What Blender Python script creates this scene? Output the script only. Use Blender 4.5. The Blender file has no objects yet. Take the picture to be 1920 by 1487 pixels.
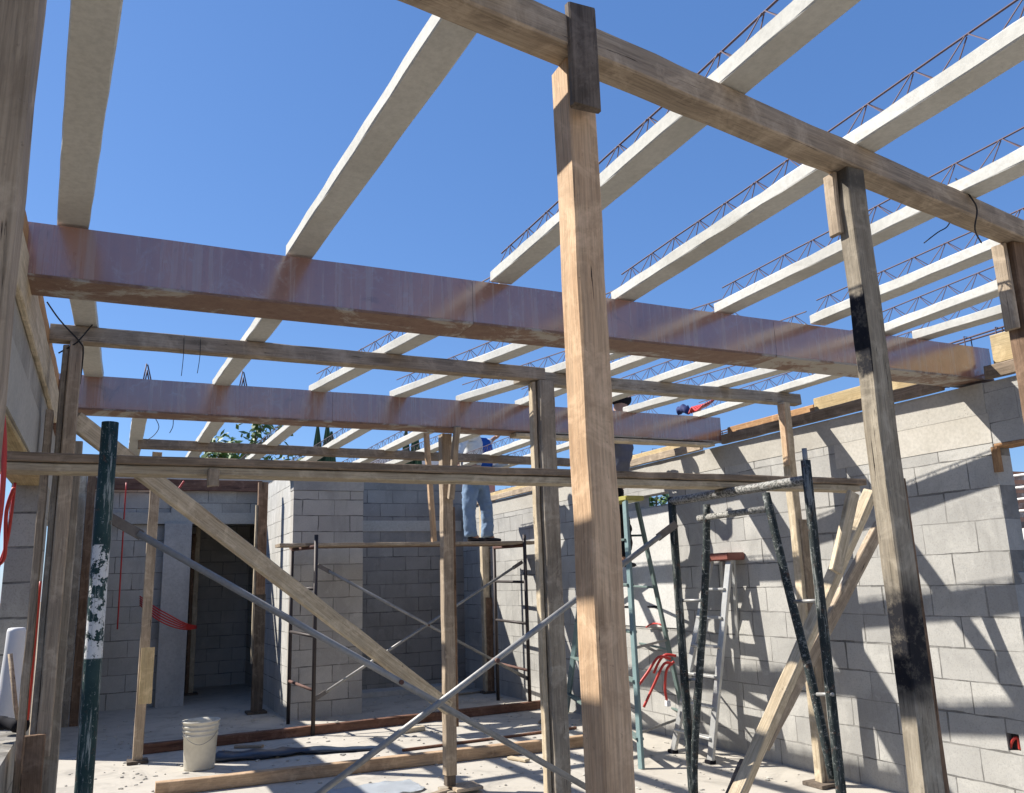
import bpy, bmesh, math, random
from mathutils import Vector, Matrix, noise
random.seed(7)
R = math.radians
S = bpy.context.scene
COL = S.collection

# ---------------------------------------------------------------- camera
CX, CY, F, CAMH = 960.0, 743.5, 1580.0, 1.5
RX = Vector((0.904, 0.064, 0.423)); RY = Vector((-0.427, 0.208, 0.88))   # world X and Y seen from the lens (right, down, forward)
RX.normalize(); RY = (RY - RX * RY.dot(RX)).normalized(); RZ = RX.cross(RY)
if RZ.y > 0: RZ = -RZ
EYE = Vector((0, 0, CAMH))
cam = bpy.data.objects.new('camera', bpy.data.cameras.new('camera'))
COL.objects.link(cam)
right = Vector((RX.x, RY.x, RZ.x)); down = Vector((RX.y, RY.y, RZ.y)); fwd = Vector((RX.z, RY.z, RZ.z))
cam.matrix_world = Matrix(((right.x, -down.x, -fwd.x, EYE.x), (right.y, -down.y, -fwd.y, EYE.y), (right.z, -down.z, -fwd.z, EYE.z), (0, 0, 0, 1)))
cam.data.sensor_width = 36; cam.data.lens = F / 1920 * 36
cam.data.clip_start = .05; cam.data.clip_end = 2000
S.camera = cam

def U(px, py, x=None, y=None, z=None):
    """photo pixel -> the point where its sight line meets a measured plane of the site"""
    r = right * (px - CX) + down * (py - CY) + fwd * F
    t = x / r.x if x is not None else (y / r.y if y is not None else (z - CAMH) / r.z)
    return EYE + r * t

# ---------------------------------------------------------------- light
SUN_FROM = Vector((-1.0, .84, 1.22)).normalized()
el = math.asin(SUN_FROM.z); az = math.atan2(SUN_FROM.x, SUN_FROM.y)
w = bpy.data.worlds.new('World'); S.world = w; w.use_nodes = True
nt = w.node_tree
sky = nt.nodes.new('ShaderNodeTexSky'); sky.sky_type = 'NISHITA'; sky.sun_disc = False
sky.sun_elevation = el; sky.sun_rotation = az; sky.altitude = 200; sky.air_density = 1.0; sky.dust_density = .25; sky.ozone_density = 6.0
bg = nt.nodes['Background']; mxs = nt.nodes.new('ShaderNodeMixRGB'); mxs.inputs[0].default_value = .36; mxs.inputs[2].default_value = (.7, 2.05, 5.7, 1)
nt.links.new(sky.outputs[0], mxs.inputs[1]); nt.links.new(mxs.outputs[0], bg.inputs[0]); bg.inputs[1].default_value = .088
sl = bpy.data.lights.new('sun', 'SUN'); sl.energy = 5.0; sl.angle = R(.53); sl.color = (1, .95, .87)
sun = bpy.data.objects.new('sun', sl); COL.objects.link(sun)
sun.rotation_euler = (-SUN_FROM).to_track_quat('-Z', 'Y').to_euler(); sun.location = (0, 0, 20)
S.view_settings.view_transform = 'Standard'; S.view_settings.look = 'None'; S.view_settings.exposure = 0.80; S.view_settings.gamma = 1

# ---------------------------------------------------------------- materials
MATS = {}
class N:
    def __init__(s, name):
        s.m = bpy.data.materials.new(name); s.m.use_nodes = True; s.t = s.m.node_tree
        s.b = s.t.nodes['Principled BSDF']
    def n(s, typ, **kw):
        n = s.t.nodes.new('ShaderNode' + typ)
        for k, v in kw.items():
            if k.startswith('i_'): n.inputs[k[2:].replace('_', ' ')].default_value = v
            else: setattr(n, k, v)
        return n
    def l(s, a, b): s.t.links.new(a, b)
    def coord(s, scale=(1, 1, 1), rnd=True, kind='Object'):
        tc = s.n('TexCoord'); mp = s.n('Mapping'); mp.inputs['Scale'].default_value = scale
        s.l(tc.outputs[kind], mp.inputs['Vector'])
        if rnd:
            oi = s.n('ObjectInfo'); mu = s.n('Math', operation='MULTIPLY'); mu.inputs[1].default_value = 37.0
            s.l(oi.outputs['Random'], mu.inputs[0]); s.l(mu.outputs[0], mp.inputs['Location'])
        return mp.outputs[0]
    def noise(s, vec, scale, detail=4, rough=.55, dist=0):
        n = s.n('TexNoise'); n.inputs['Scale'].default_value = scale; n.inputs['Detail'].default_value = detail
        n.inputs['Roughness'].default_value = rough; n.inputs['Distortion'].default_value = dist
        s.l(vec, n.inputs['Vector']); return n.outputs['Fac']
    def ramp(s, fac, stops, interp='LINEAR'):
        r = s.n('ValToRGB'); r.color_ramp.interpolation = interp
        e = r.color_ramp.elements
        while len(e) < len(stops): e.new(.5)
        for q, (p, c) in zip(e, stops):
            q.position = p; q.color = (c, c, c, 1) if isinstance(c, (int, float)) else (*c, 1)
        s.l(fac, r.inputs[0]); return r.outputs[0]
    def mix(s, fac, a, b, blend='MIX'):
        m = s.n('MixRGB', blend_type=blend)
        for sock, v in ((m.inputs[0], fac), (m.inputs[1], a), (m.inputs[2], b)):
            if isinstance(v, (int, float)): sock.default_value = v if sock.type == 'VALUE' else (v, v, v, 1)
            elif isinstance(v, tuple): sock.default_value = (*v, 1)
            else: s.l(v, sock)
        return m.outputs[0]
    def bump(s, h, strength=.4, dist=.01, prev=None):
        b = s.n('Bump'); b.inputs['Strength'].default_value = strength; b.inputs['Distance'].default_value = dist
        s.l(h, b.inputs['Height'])
        if prev: s.l(prev, b.inputs['Normal'])
        return b.outputs[0]
    def out(s, col, rough=.8, nor=None, spec=None, metal=None):
        if isinstance(col, tuple): s.b.inputs['Base Color'].default_value = (*col, 1)
        else: s.l(col, s.b.inputs['Base Color'])
        if isinstance(rough, (int, float)): s.b.inputs['Roughness'].default_value = rough
        else: s.l(rough, s.b.inputs['Roughness'])
        if nor: s.l(nor, s.b.inputs['Normal'])
        if spec is not None: s.b.inputs['Specular IOR Level'].default_value = spec
        if metal is not None: s.b.inputs['Metallic'].default_value = metal
        return s.m

def wood(name, light, dark, crack=(.03, .02, .015), crack_amt=.5, grime=.3, grimecol=(.12, .1, .085), sc=1.0, bands=None, rough=.85, knots=True):
    k = N(name)
    tc = k.coord((1, 1, 1))
    long = k.n('Mapping'); long.inputs['Scale'].default_value = (1.3 * sc, 22 * sc, 22 * sc); k.l(tc, long.inputs[0])
    warp = k.noise(long.outputs[0], 1.4, 9, .62, .5)
    grain = k.ramp(warp, [(.34, dark), (.6, light)])
    fine = k.n('Mapping'); fine.inputs['Scale'].default_value = (5, 170, 170); k.l(tc, fine.inputs[0])
    fn = k.noise(fine.outputs[0], 1, 5, .75)
    c = k.mix(.75, grain, k.ramp(fn, [(.32, .42), (.6, 1.0)]), 'MULTIPLY')
    # age differences along the stick
    big = k.noise(tc, 2.3, 3)
    c = k.mix(k.ramp(big, [(.42, 0.0), (.75, grime)]), c, grimecol)
    hgt = fn
    if knots:
        vm = k.n('Mapping'); vm.inputs['Scale'].default_value = (2.2, 9, 9); k.l(tc, vm.inputs[0])
        v = k.n('TexVoronoi'); v.inputs['Scale'].default_value = 1.0; k.l(vm.outputs[0], v.inputs['Vector'])
        kn = k.ramp(v.outputs['Distance'], [(.06, 1.0), (.2, 0.0)])
        c = k.mix(k.mix(1.0, kn, .65, 'MULTIPLY'), c, tuple(q * .35 for q in dark))
    cm = k.n('Mapping'); cm.inputs['Scale'].default_value = (2.4, 75, 75); k.l(tc, cm.inputs[0])
    cn = k.noise(cm.outputs[0], 1.3, 6, .65, .8)
    ck = k.ramp(cn, [(.28 + .07 * crack_amt, 1.0), (.315 + .075 * crack_amt, 0.0)])
    # blotches of cement and weather that ignore the grain
    bl = k.noise(tc, 9, 6, .7, .6)
    c = k.mix(k.ramp(bl, [(.5, 0.0), (.66, .5)]), c, tuple(min(1, q * 1.25 + .03) for q in light))
    c = k.mix(k.ramp(k.noise(tc, 6.3, 6, .72, .9), [(.52, 0.0), (.7, .55)]), c, tuple(q * .62 for q in dark))
    c = k.mix(ck, c, crack)
    sp = k.noise(tc, 55, 3, .7)
    c = k.mix(k.ramp(sp, [(.66, 0.0), (.74, .55)]), c, tuple(q * .4 for q in dark))
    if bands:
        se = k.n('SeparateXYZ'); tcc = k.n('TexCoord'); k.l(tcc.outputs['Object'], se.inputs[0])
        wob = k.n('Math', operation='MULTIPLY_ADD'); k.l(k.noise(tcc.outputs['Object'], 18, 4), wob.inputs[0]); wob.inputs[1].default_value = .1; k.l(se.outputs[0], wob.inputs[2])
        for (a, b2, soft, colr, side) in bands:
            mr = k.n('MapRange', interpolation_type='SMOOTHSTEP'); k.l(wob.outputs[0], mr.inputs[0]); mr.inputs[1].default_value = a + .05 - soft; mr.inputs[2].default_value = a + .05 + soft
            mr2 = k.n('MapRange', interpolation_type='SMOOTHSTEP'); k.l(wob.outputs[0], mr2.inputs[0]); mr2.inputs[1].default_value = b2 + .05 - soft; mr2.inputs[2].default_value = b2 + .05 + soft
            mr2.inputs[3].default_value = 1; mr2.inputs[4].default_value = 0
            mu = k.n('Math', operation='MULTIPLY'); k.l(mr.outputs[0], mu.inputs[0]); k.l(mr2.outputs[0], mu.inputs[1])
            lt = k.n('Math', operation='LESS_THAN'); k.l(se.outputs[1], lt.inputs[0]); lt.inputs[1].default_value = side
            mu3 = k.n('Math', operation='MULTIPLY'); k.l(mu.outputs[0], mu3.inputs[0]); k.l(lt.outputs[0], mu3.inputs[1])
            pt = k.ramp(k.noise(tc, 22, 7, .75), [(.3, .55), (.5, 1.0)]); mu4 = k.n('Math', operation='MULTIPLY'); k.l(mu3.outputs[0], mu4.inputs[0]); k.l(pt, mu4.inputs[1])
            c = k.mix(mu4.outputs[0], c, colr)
    nb = k.bump(hgt, .35, .004); nb = k.bump(ck, .6, -.006, nb)
    oi = k.n('ObjectInfo'); hv = k.n('HueSaturation')
    vr = k.n('MapRange'); k.l(oi.outputs['Random'], vr.inputs[0]); vr.inputs[3].default_value = .82; vr.inputs[4].default_value = 1.14
    k.l(vr.outputs[0], hv.inputs['Value']); k.l(c, hv.inputs['Color'])
    MATS[name] = k.out(hv.outputs[0], rough, nb, .25)

wood('fresh_pine', (.60, .42, .265), (.49, .32, .19), crack_amt=.1, grime=.1, sc=.8)
wood('pale_board', (.63, .53, .375), (.49, .39, .26), crack_amt=.2, grime=.15)
wood('weathered_wood', (.47, .375, .27), (.33, .255, .18), crack_amt=.5, grime=.4)
wood('grey_wood', (.40, .35, .275), (.28, .235, .18), crack_amt=.6, grime=.4)
wood('brown_wood', (.27, .17, .105), (.145, .085, .05), crack_amt=.8, grime=.5, grimecol=(.07, .055, .045))
wood('dusty_brown', (.36, .275, .195), (.235, .175, .12), crack_amt=.6, grime=.4)
wood('dark_wood', (.17, .135, .105), (.09, .07, .055), crack_amt=.8, grime=.4, grimecol=(.03, .03, .03))
wood('orange_board', (.46, .27, .13), (.34, .18, .085), crack_amt=.2, grime=.2)
wood('yellow_ply', (.58, .45, .25), (.5, .37, .19), crack_amt=.05, grime=.12, knots=False, sc=.4)
wood('red_timber', (.24, .12, .075), (.13, .06, .04), crack_amt=.5, grime=.4, grimecol=(.09, .07, .06))
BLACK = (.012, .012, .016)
wood('blackened_shaded_post', (.41, .355, .27), (.28, .235, .17), crack_amt=.75, grime=.3, bands=[(1.1, 1.42, .06, BLACK, 9), (2.08, 2.36, .012, BLACK, -.036), (2.70, 2.80, .04, (.09, .08, .065), 9)])  # low band charred, middle band black on one side, top band painted-in shade

def plain(name, col, rough=.6, metal=0, noise_amt=.25, sc=30, spec=.5, bump=.1):
    k = N(name); tc = k.coord()
    n1 = k.noise(tc, sc, 4); n2 = k.noise(tc, sc * .13, 3)
    c = k.mix(k.ramp(n1, [(.35, 0.0), (.7, noise_amt)]), col, tuple(q * .45 for q in col))
    c = k.mix(k.ramp(n2, [(.4, 0.0), (.7, noise_amt)]), c, tuple(min(1, q * 1.35 + .02) for q in col))
    MATS[name] = k.out(c, rough, k.bump(n1, bump, .003) if bump else None, spec, metal)

def flaky(name, paint, speck, amt=.62, band=None, bandcol=(.62, .62, .6)):
    k = N(name); tc = k.coord()
    n1 = k.noise(tc, 75, 7, .78); n2 = k.noise(tc, 9, 3)
    c = k.mix(k.ramp(n2, [(.4, 0.0), (.7, .6)]), paint, tuple(q * .5 for q in paint))
    if band:
        se = k.n('SeparateXYZ'); tcc = k.n('TexCoord'); k.l(tcc.outputs['Object'], se.inputs[0])
        mr = k.n('MapRange'); k.l(se.outputs[0], mr.inputs[0]); mr.inputs[1].default_value = band[0]; mr.inputs[2].default_value = band[0] + .004
        mr2 = k.n('MapRange'); k.l(se.outputs[0], mr2.inputs[0]); mr2.inputs[1].default_value = band[1]; mr2.inputs[2].default_value = band[1] + .004; mr2.inputs[3].default_value = 1; mr2.inputs[4].default_value = 0
        mu = k.n('Math', operation='MULTIPLY'); k.l(mr.outputs[0], mu.inputs[0]); k.l(mr2.outputs[0], mu.inputs[1])
        chip = k.ramp(k.noise(tc, 26, 4, .7), [(.5, 1.0), (.53, 0.0)])
        mu2 = k.n('Math', operation='MULTIPLY'); k.l(mu.outputs[0], mu2.inputs[0]); k.l(chip, mu2.inputs[1])
        c = k.mix(mu2.outputs[0], c, bandcol)
    f = k.ramp(n1, [(amt, 0.0), (amt + .025, 1.0)])
    c = k.mix(f, c, speck)
    st = k.n('Mapping'); st.inputs['Scale'].default_value = (3, 40, 40); k.l(tc, st.inputs[0])
    f2 = k.ramp(k.noise(st.outputs[0], 1.3, 7, .75), [(.55, 0.0), (.60, .8)]); c = k.mix(f2, c, speck)
    f3 = k.ramp(k.noise(tc, 17, 7, .8), [(.57, 0.0), (.62, .85)]); c = k.mix(f3, c, (.09, .05, .035))
    MATS[name] = k.out(c, k.ramp(n2, [(.35, .5), (.7, .85)]), k.bump(n1, .5, .003), .35)

flaky('green_pipe', (.012, .042, .042), (.30, .33, .31), .6, band=(1.305, 1.66))
flaky('dark_pipe', (.02, .03, .03), (.26, .27, .25), .59)
flaky('mortar_pipe', (.10, .10, .09), (.34, .33, .30), .49)
plain('galvanised', (.30, .295, .28), .5, .3, .5, 35)
plain('old_steel', (.17, .15, .135), .65, .3, .5, 45)
plain('aluminium', (.55, .55, .53), .4, .6, .25, 22)
plain('fibreglass_green', (.13, .18, .165), .55)
plain('fibreglass_blue', (.17, .25, .25), .5)
plain('ladder_red', (.22, .075, .055), .5)
plain('ladder_yellow', (.36, .33, .09), .5)
plain('rust', (.13, .065, .05), .8, .2, .4, 60)
plain('rebar', (.10, .065, .075), .7, .3, .3, 60)
plain('dark_steel', (.05, .04, .038), .6, .4, .3, 40)
plain('black_wire', (.02, .018, .018), .7, .2)
plain('red_conduit', (.5, .035, .025), .45, 0, .2, 15)
plain('white_plastic', (.72, .72, .72), .45, 0, .08, 12)
plain('bucket_white', (.6, .57, .48), .6, 0, .65, 9)
plain('blue_tarp', (.03, .045, .075), .38, 0, .5, 10, bump=.5)
plain('sheet_white', (.6, .64, .68), .6, 0, .2, 8)
plain('jeans', (.19, .27, .38), .9, 0, .5, 14, .1, .4)
plain('shirt_white', (.6, .6, .58), .9, 0, .3, 22, .1, .4)
plain('vest_blue', (.02, .085, .33), .8, 0, .3, 20, .1, .3)
plain('shirt_grey', (.13, .14, .17), .9, 0, .4, 18, .1, .4)
plain('cloth_black', (.012, .012, .016), .85, 0, .2, 30, .1)
plain('shoe', (.018, .018, .022), .7, 0, .2, 30)
plain('skin', (.36, .2, .13), .55, 0, .1, 20)
plain('hair', (.02, .015, .012), .7)
plain('blue_cloth', (.02, .03, .12), .8)
plain('red_cloth', (.5, .06, .03), .8)
plain('cactus', (.055, .10, .05), .7, 0, .3, 8, .2)
plain('bark', (.16, .12, .085), .9, 0, .3, 20)
plain('house_pink', (.52, .26, .2), .85, 0, .15, 6)
plain('house_tan', (.42, .34, .26), .85, 0, .2, 6)
plain('house_white', (.72, .7, .66), .8, 0, .1, 6)
plain('glass_dark', (.02, .025, .03), .1, 0, 0, 5, .6, 0)

def leafmat():
    k = N('leaf'); oi = k.n('NewGeometry')
    n1 = k.noise(k.coord(), 3.5, 2)
    c = k.ramp(n1, [(.3, (.05, .10, .02)), (.6, (.11, .18, .04)), (.75, (.2, .22, .06))])
    k.b.inputs['Transmission Weight'].default_value = 0
    MATS['leaf'] = k.out(c, .55, None, .3)
leafmat()

def concrete(name, c1, c2, stain=(.2, .19, .17), st=.4, bumpk=.3, pits=True, sc=1.0):
    k = N(name); tc = k.coord()
    n1 = k.noise(tc, 2.2 * sc, 6, .6); n2 = k.noise(tc, 45 * sc, 4, .7); n3 = k.noise(tc, .9 * sc, 4, .6, .8)
    c = k.mix(k.ramp(n1, [(.3, 0.0), (.7, 1.0)]), c1, c2)
    c = k.mix(k.ramp(n3, [(.5, 0.0), (.72, st)]), c, stain)
    c = k.mix(k.ramp(n2, [(.35, .35), (.6, 0.0)]), c, tuple(q * .6 for q in c2))
    nb = k.bump(n2, bumpk, .004)
    cr = k.noise(tc, 3.3 * sc, 8, .7, 1.6); c = k.mix(k.ramp(cr, [(.485, 0.0), (.5, .45), (.515, 0.0)]), c, tuple(q * .6 for q in stain)) if name == 'joist_concrete' and False else c
    if pits:
        v = k.n('TexVoronoi'); v.inputs['Scale'].default_value = 55 * sc; k.l(tc, v.inputs['Vector'])
        p = k.ramp(v.outputs['Distance'], [(.09, 0.0), (.16, 1.0)]); pm = k.ramp(k.noise(tc, 6, 2), [(.45, 1.0), (.6, 0.0)])
        pp = k.mix(pm, p, 1.0); c = k.mix(pp, tuple(q * .45 for q in c2), c); nb = k.bump(pp, .6, .004, nb)
    MATS[name] = k.out(c, .9, nb, .2)

concrete('joist_concrete', (.60, .585, .53), (.54, .525, .47), (.38, .36, .305), .7, .2, False)
concrete('smooth_concrete', (.49, .465, .41), (.42, .395, .345), (.29, .27, .235), .5, .25)
concrete('plaster', (.62, .61, .58), (.55, .54, .51), (.45, .44, .42), .3, .1, False)
concrete('rough_concrete', (.52, .505, .475), (.42, .405, .38), (.2, .195, .185), .6, .9, True, .6)
concrete('white_board', (.55, .52, .46), (.46, .43, .37), (.3, .27, .22), .4, .1, False)

def floor_mat():
    k = N('floor_slab'); tc = k.coord(rnd=False)
    n1 = k.noise(tc, .8, 6, .65, .5); n2 = k.noise(tc, 30, 5, .7); n3 = k.noise(tc, 2.6, 6, .7, 1.0)
    c = k.mix(k.ramp(n1, [(.3, 0.0), (.7, 1.0)]), (.50, .465, .405), (.42, .385, .33))
    c = k.mix(k.ramp(n3, [(.5, 0.0), (.66, .6)]), c, (.25, .23, .2))
    c = k.mix(k.ramp(n2, [(.3, .3), (.55, 0.0)]), c, (.38, .36, .32))
    n4 = k.noise(tc, 75, 3, .8); c = k.mix(k.ramp(n4, [(.68, 0.0), (.72, .7)]), c, (.22, .2, .17))
    MATS['floor_slab'] = k.out(c, .85, k.bump(n2, .25, .004), .25)
floor_mat()
def ground_mat():
    k = N('dry_ground'); tc = k.coord(rnd=False)
    n1 = k.noise(tc, .3, 6, .65); n2 = k.noise(tc, 6, 5, .7)
    c = k.mix(n1, (.38, .31, .23), (.28, .22, .16)); c = k.mix(k.ramp(n2, [(.4, .4), (.6, 0.0)]), c, (.2, .16, .11))
    MATS['dry_ground'] = k.out(c, .95, k.bump(n2, .5, .03), .1)
ground_mat()

def blocks(name, axis, row=.2, wid=.4, off=(0, 0), base=(.49, .46, .40), dark=(.33, .31, .275), mortar=(.25, .24, .22), rag=.6):
    k = N(name); tcn = k.n('TexCoord'); se = k.n('SeparateXYZ'); k.l(tcn.outputs['Object'], se.inputs[0])
    cb = k.n('CombineXYZ')
    a1 = k.n('Math', operation='ADD'); k.l(se.outputs['X' if axis == 'x' else 'Y'], a1.inputs[0]); a1.inputs[1].default_value = off[0]
    a2 = k.n('Math', operation='ADD'); k.l(se.outputs['Z'], a2.inputs[0]); a2.inputs[1].default_value = off[1]
    # joints wander a few millimetres like hand-laid work
    wn = k.n('TexNoise'); wn.inputs['Scale'].default_value = 6; wn.inputs['Detail'].default_value = 6; k.l(tcn.outputs['Object'], wn.inputs['Vector'])
    ws = k.n('VectorMath', operation='SCALE'); k.l(wn.outputs['Color'], ws.inputs[0]); ws.inputs['Scale'].default_value = .012 * (1 + rag)
    k.l(a1.outputs[0], cb.inputs[0]); k.l(a2.outputs[0], cb.inputs[1])
    va = k.n('VectorMath', operation='ADD'); k.l(cb.outputs[0], va.inputs[0]); k.l(ws.outputs[0], va.inputs[1])
    br = k.n('TexBrick'); br.offset = .5; br.inputs['Scale'].default_value = 1; br.inputs['Brick Width'].default_value = wid; br.inputs['Row Height'].default_value = row
    mz = k.n('MapRange'); mzn = k.n('TexNoise'); mzn.inputs['Scale'].default_value = 3.3; mzn.inputs['Detail'].default_value = 5; k.l(tcn.outputs['Object'], mzn.inputs['Vector']); k.l(mzn.outputs['Fac'], mz.inputs[0])
    mz.inputs[1].default_value = .35; mz.inputs[2].default_value = .65; mz.inputs[3].default_value = .001; mz.inputs[4].default_value = .0085; k.l(mz.outputs[0], br.inputs['Mortar Size'])
    br.inputs['Mortar Smooth'].default_value = .25; br.inputs['Mortar Smooth'].default_value = .25; br.inputs['Bias'].default_value = 0
    br.inputs['Color1'].default_value = (*base, 1); br.inputs['Color2'].default_value = (*dark, 1); br.inputs['Mortar'].default_value = (*mortar, 1)
    k.l(va.outputs[0], br.inputs['Vector'])
    tc = tcn.outputs['Object']
    n1 = k.noise(tc, 3, 5, .6); n2 = k.noise(tc, 90, 4, .75); n3 = k.noise(tc, 7, 5, .7, 1)
    # joints: some open and dark, some filled flush with grey mortar
    jd = k.ramp(k.noise(tc, 3.7, 6, .65), [(.44, 0.0), (.56, 1.0)])
    jc = k.mix(jd, mortar, tuple(q * .38 for q in mortar))
    c = k.mix(br.outputs['Fac'], br.outputs['Color'], jc)
    c = k.mix(k.ramp(n1, [(.35, 0.0), (.7, .5)]), c, tuple(q * .8 for q in dark))
    # mortar smears
    c = k.mix(k.ramp(k.noise(tc, 1.1, 5, .65, 1.2), [(.48, 0.0), (.62, .5)]), c, tuple(q * .7 for q in dark))
    drip = k.n('Mapping'); drip.inputs['Scale'].default_value = (14, 14, 1.6); k.l(tc, drip.inputs[0])
    c = k.mix(k.ramp(k.noise(drip.outputs[0], 1.2, 5, .65), [(.58, 0.0), (.7, .35)]), c, tuple(q * .62 for q in dark))
    sm = k.ramp(n3, [(.54, 0.0), (.74, .4)])
    c = k.mix(sm, c, tuple(min(1, q * 1.14) for q in base))
    c = k.mix(k.ramp(n2, [(.33, .5), (.5, 0.0)]), c, tuple(q * .62 for q in dark))
    nb = k.bump(n2, .35, .004); nb = k.bump(br.outputs['Fac'], .9, -.008, nb); nb = k.bump(sm, .4, .003, nb)
    MATS[name] = k.out(c, .92, nb, .15)
blocks('block_right', 'y', off=(.13, 0.0), base=(.50, .485, .445), dark=(.39, .38, .355), mortar=(.26, .25, .23), rag=.3)
blocks('block_left', 'y', off=(.05, .0))
blocks('block_back', 'x', off=(.1, .02))
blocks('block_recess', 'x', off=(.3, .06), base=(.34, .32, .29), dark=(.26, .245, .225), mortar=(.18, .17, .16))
blocks('block_pillar', 'x', off=(.03, .0), base=(.54, .51, .455), dark=(.42, .395, .355))
blocks('block_side', 'y', off=(.2, .0), base=(.56, .545, .51), dark=(.5, .49, .455))
blocks('block_side_x', 'x', off=(.2, .0), base=(.58, .555, .50), dark=(.5, .475, .43))
blocks('block_leftback', 'x', row=.225, wid=.45, off=(.1, 0.0), base=(.56, .53, .47), dark=(.44, .415, .37))

def filmply(name):
    k = N(name); tc = k.coord()
    mp = k.n('Mapping'); mp.inputs['Scale'].default_value = (1, 1, .35); k.l(tc, mp.inputs[0])
    n1 = k.noise(mp.outputs[0], 3.2, 5, .6, .4); n2 = k.noise(tc, 26, 5, .7)
    st = k.n('Mapping'); st.inputs['Scale'].default_value = (30, 30, 1.2); k.l(tc, st.inputs[0]); n4 = k.noise(st.outputs[0], 1, 4, .6)
    c = k.mix(k.ramp(n1, [(.35, 0.0), (.65, 1.0)]), (.25, .12, .095), (.34, .165, .11))
    c = k.mix(k.ramp(n4, [(.48, 0.0), (.68, .5)]), c, (.36, .29, .27))
    n5 = k.noise(tc, 5.5, 8, .75, 1.4); c = k.mix(k.ramp(n5, [(.55, 0.0), (.66, .6)]), c, (.36, .28, .26)); c = k.mix(k.ramp(n5, [(.3, .7), (.42, 0.0)]), c, (.13, .065, .05))
    c = k.mix(k.ramp(n2, [(.62, 0.0), (.75, .5)]), c, (.42, .36, .3))
    rg = k.ramp(n1, [(.3, .12), (.7, .3)])
    rg = k.mix(k.ramp(n4, [(.5, 0.0), (.7, .5)]), rg, .6)
    nb = k.bump(n2, .05, .002); nb = k.bump(n1, .12, .01, nb)
    m = k.out(c, rg, nb, .9)
    k.b.inputs['Coat Weight'].default_value = .9; k.b.inputs['Coat Roughness'].default_value = .16; k.b.inputs['Coat IOR'].default_value = 1.85
    MATS[name] = m
filmply('film_plywood')
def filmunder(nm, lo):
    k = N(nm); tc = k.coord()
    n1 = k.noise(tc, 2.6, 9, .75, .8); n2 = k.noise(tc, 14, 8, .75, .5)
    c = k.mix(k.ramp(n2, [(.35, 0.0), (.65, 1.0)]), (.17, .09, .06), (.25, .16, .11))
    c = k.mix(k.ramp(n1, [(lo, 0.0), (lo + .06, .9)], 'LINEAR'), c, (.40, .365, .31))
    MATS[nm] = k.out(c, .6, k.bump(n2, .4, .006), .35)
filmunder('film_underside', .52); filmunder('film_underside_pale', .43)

# ---------------------------------------------------------------- builders
def put(name, bm, mat, parent=None, M=None, smooth=False):
    me = bpy.data.meshes.new(name); bm.normal_update(); bm.to_mesh(me); bm.free()
    if smooth:
        for p in me.polygons: p.use_smooth = True
    me.materials.append(MATS[mat]); o = bpy.data.objects.new(name, me); COL.objects.link(o)
    M = M or Matrix()
    if parent:
        o.parent = parent; o.matrix_basis = WM[parent.name].inverted() @ M
    else: o.matrix_basis = M
    WM[o.name] = M.copy()
    return o
WM = {}
def tag(o, label=None, cat=None, group=None, kind=None):
    if label: o['label'] = label
    if cat: o['category'] = cat
    if group: o['group'] = group
    if kind: o['kind'] = kind
    return o
def thing(name, label, cat, loc=(0, 0, 0), group=None, M=None):
    o = bpy.data.objects.new(name, None); COL.objects.link(o); o.empty_display_size = .1
    M = M or Matrix.Translation(loc); o.matrix_basis = M; WM[o.name] = M.copy()
    return tag(o, label, cat, group)

def frame_of(p0, p1, up):
    x = (p1 - p0).normalized(); y = up.cross(x)
    if y.length < 1e-3: y = Vector((0, 1, 0)).cross(x)
    y.normalize(); z = x.cross(y)
    M = Matrix((x, y, z)).transposed().to_4x4(); M.translation = p0
    return M
def add_stick(bm, L, w, h, jit=.0018, bev=.005, seg=.14, M=None, bow=0.0):
    n = max(2, int(L / seg)); rings = []
    prof = [(-w/2+bev, -h/2), (w/2-bev, -h/2), (w/2, -h/2+bev), (w/2, h/2-bev), (w/2-bev, h/2), (-w/2+bev, h/2), (-w/2, h/2-bev), (-w/2, -h/2+bev)]
    for i in range(n + 1):
        t = i / n; jy = random.uniform(-jit, jit); jz = random.uniform(-jit, jit) + bow * math.sin(math.pi * t)
        ring = []
        for a, b in prof:
            v = Vector((L * t + (random.uniform(-.003, .003) if i in (0, n) else 0), a + jy + random.uniform(-jit, jit) * .5, b + jz + random.uniform(-jit, jit) * .5))
            if M: v = M @ v
            ring.append(bm.verts.new(v))
        rings.append(ring)
    for r1, r2 in zip(rings, rings[1:]):
        for i in range(8): bm.faces.new((r1[i], r1[(i+1) % 8], r2[(i+1) % 8], r2[i]))
    bm.faces.new(rings[0][::-1]); bm.faces.new(rings[-1])
def stick(name, p0, p1, w, h, mat, parent=None, up=(0, 0, 1), **kw):
    p0 = Vector(p0); p1 = Vector(p1); M = frame_of(p0, p1, Vector(up)); bm = bmesh.new()
    add_stick(bm, (p1 - p0).length, w, h, **kw)
    return put(name, bm, mat, parent, M)
def add_box(bm, a, b, M=None):
    vs = [Vector((x, y, z)) for x in (a[0], b[0]) for y in (a[1], b[1]) for z in (a[2], b[2])]
    if M: vs = [M @ v for v in vs]
    v = [bm.verts.new(q) for q in vs]
    for f in ((0, 1, 3, 2), (4, 6, 7, 5), (0, 4, 5, 1), (2, 3, 7, 6), (0, 2, 6, 4), (1, 5, 7, 3)): bm.faces.new([v[i] for i in f])
def box(name, a, b, mat, parent=None, bev=0):
    bm = bmesh.new(); add_box(bm, a, b)
    if bev: bmesh.ops.bevel(bm, geom=bm.edges[:], offset=bev, segments=2, affect='EDGES')
    bmesh.ops.recalc_face_normals(bm, faces=bm.faces[:])
    return put(name, bm, mat, parent)
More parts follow.
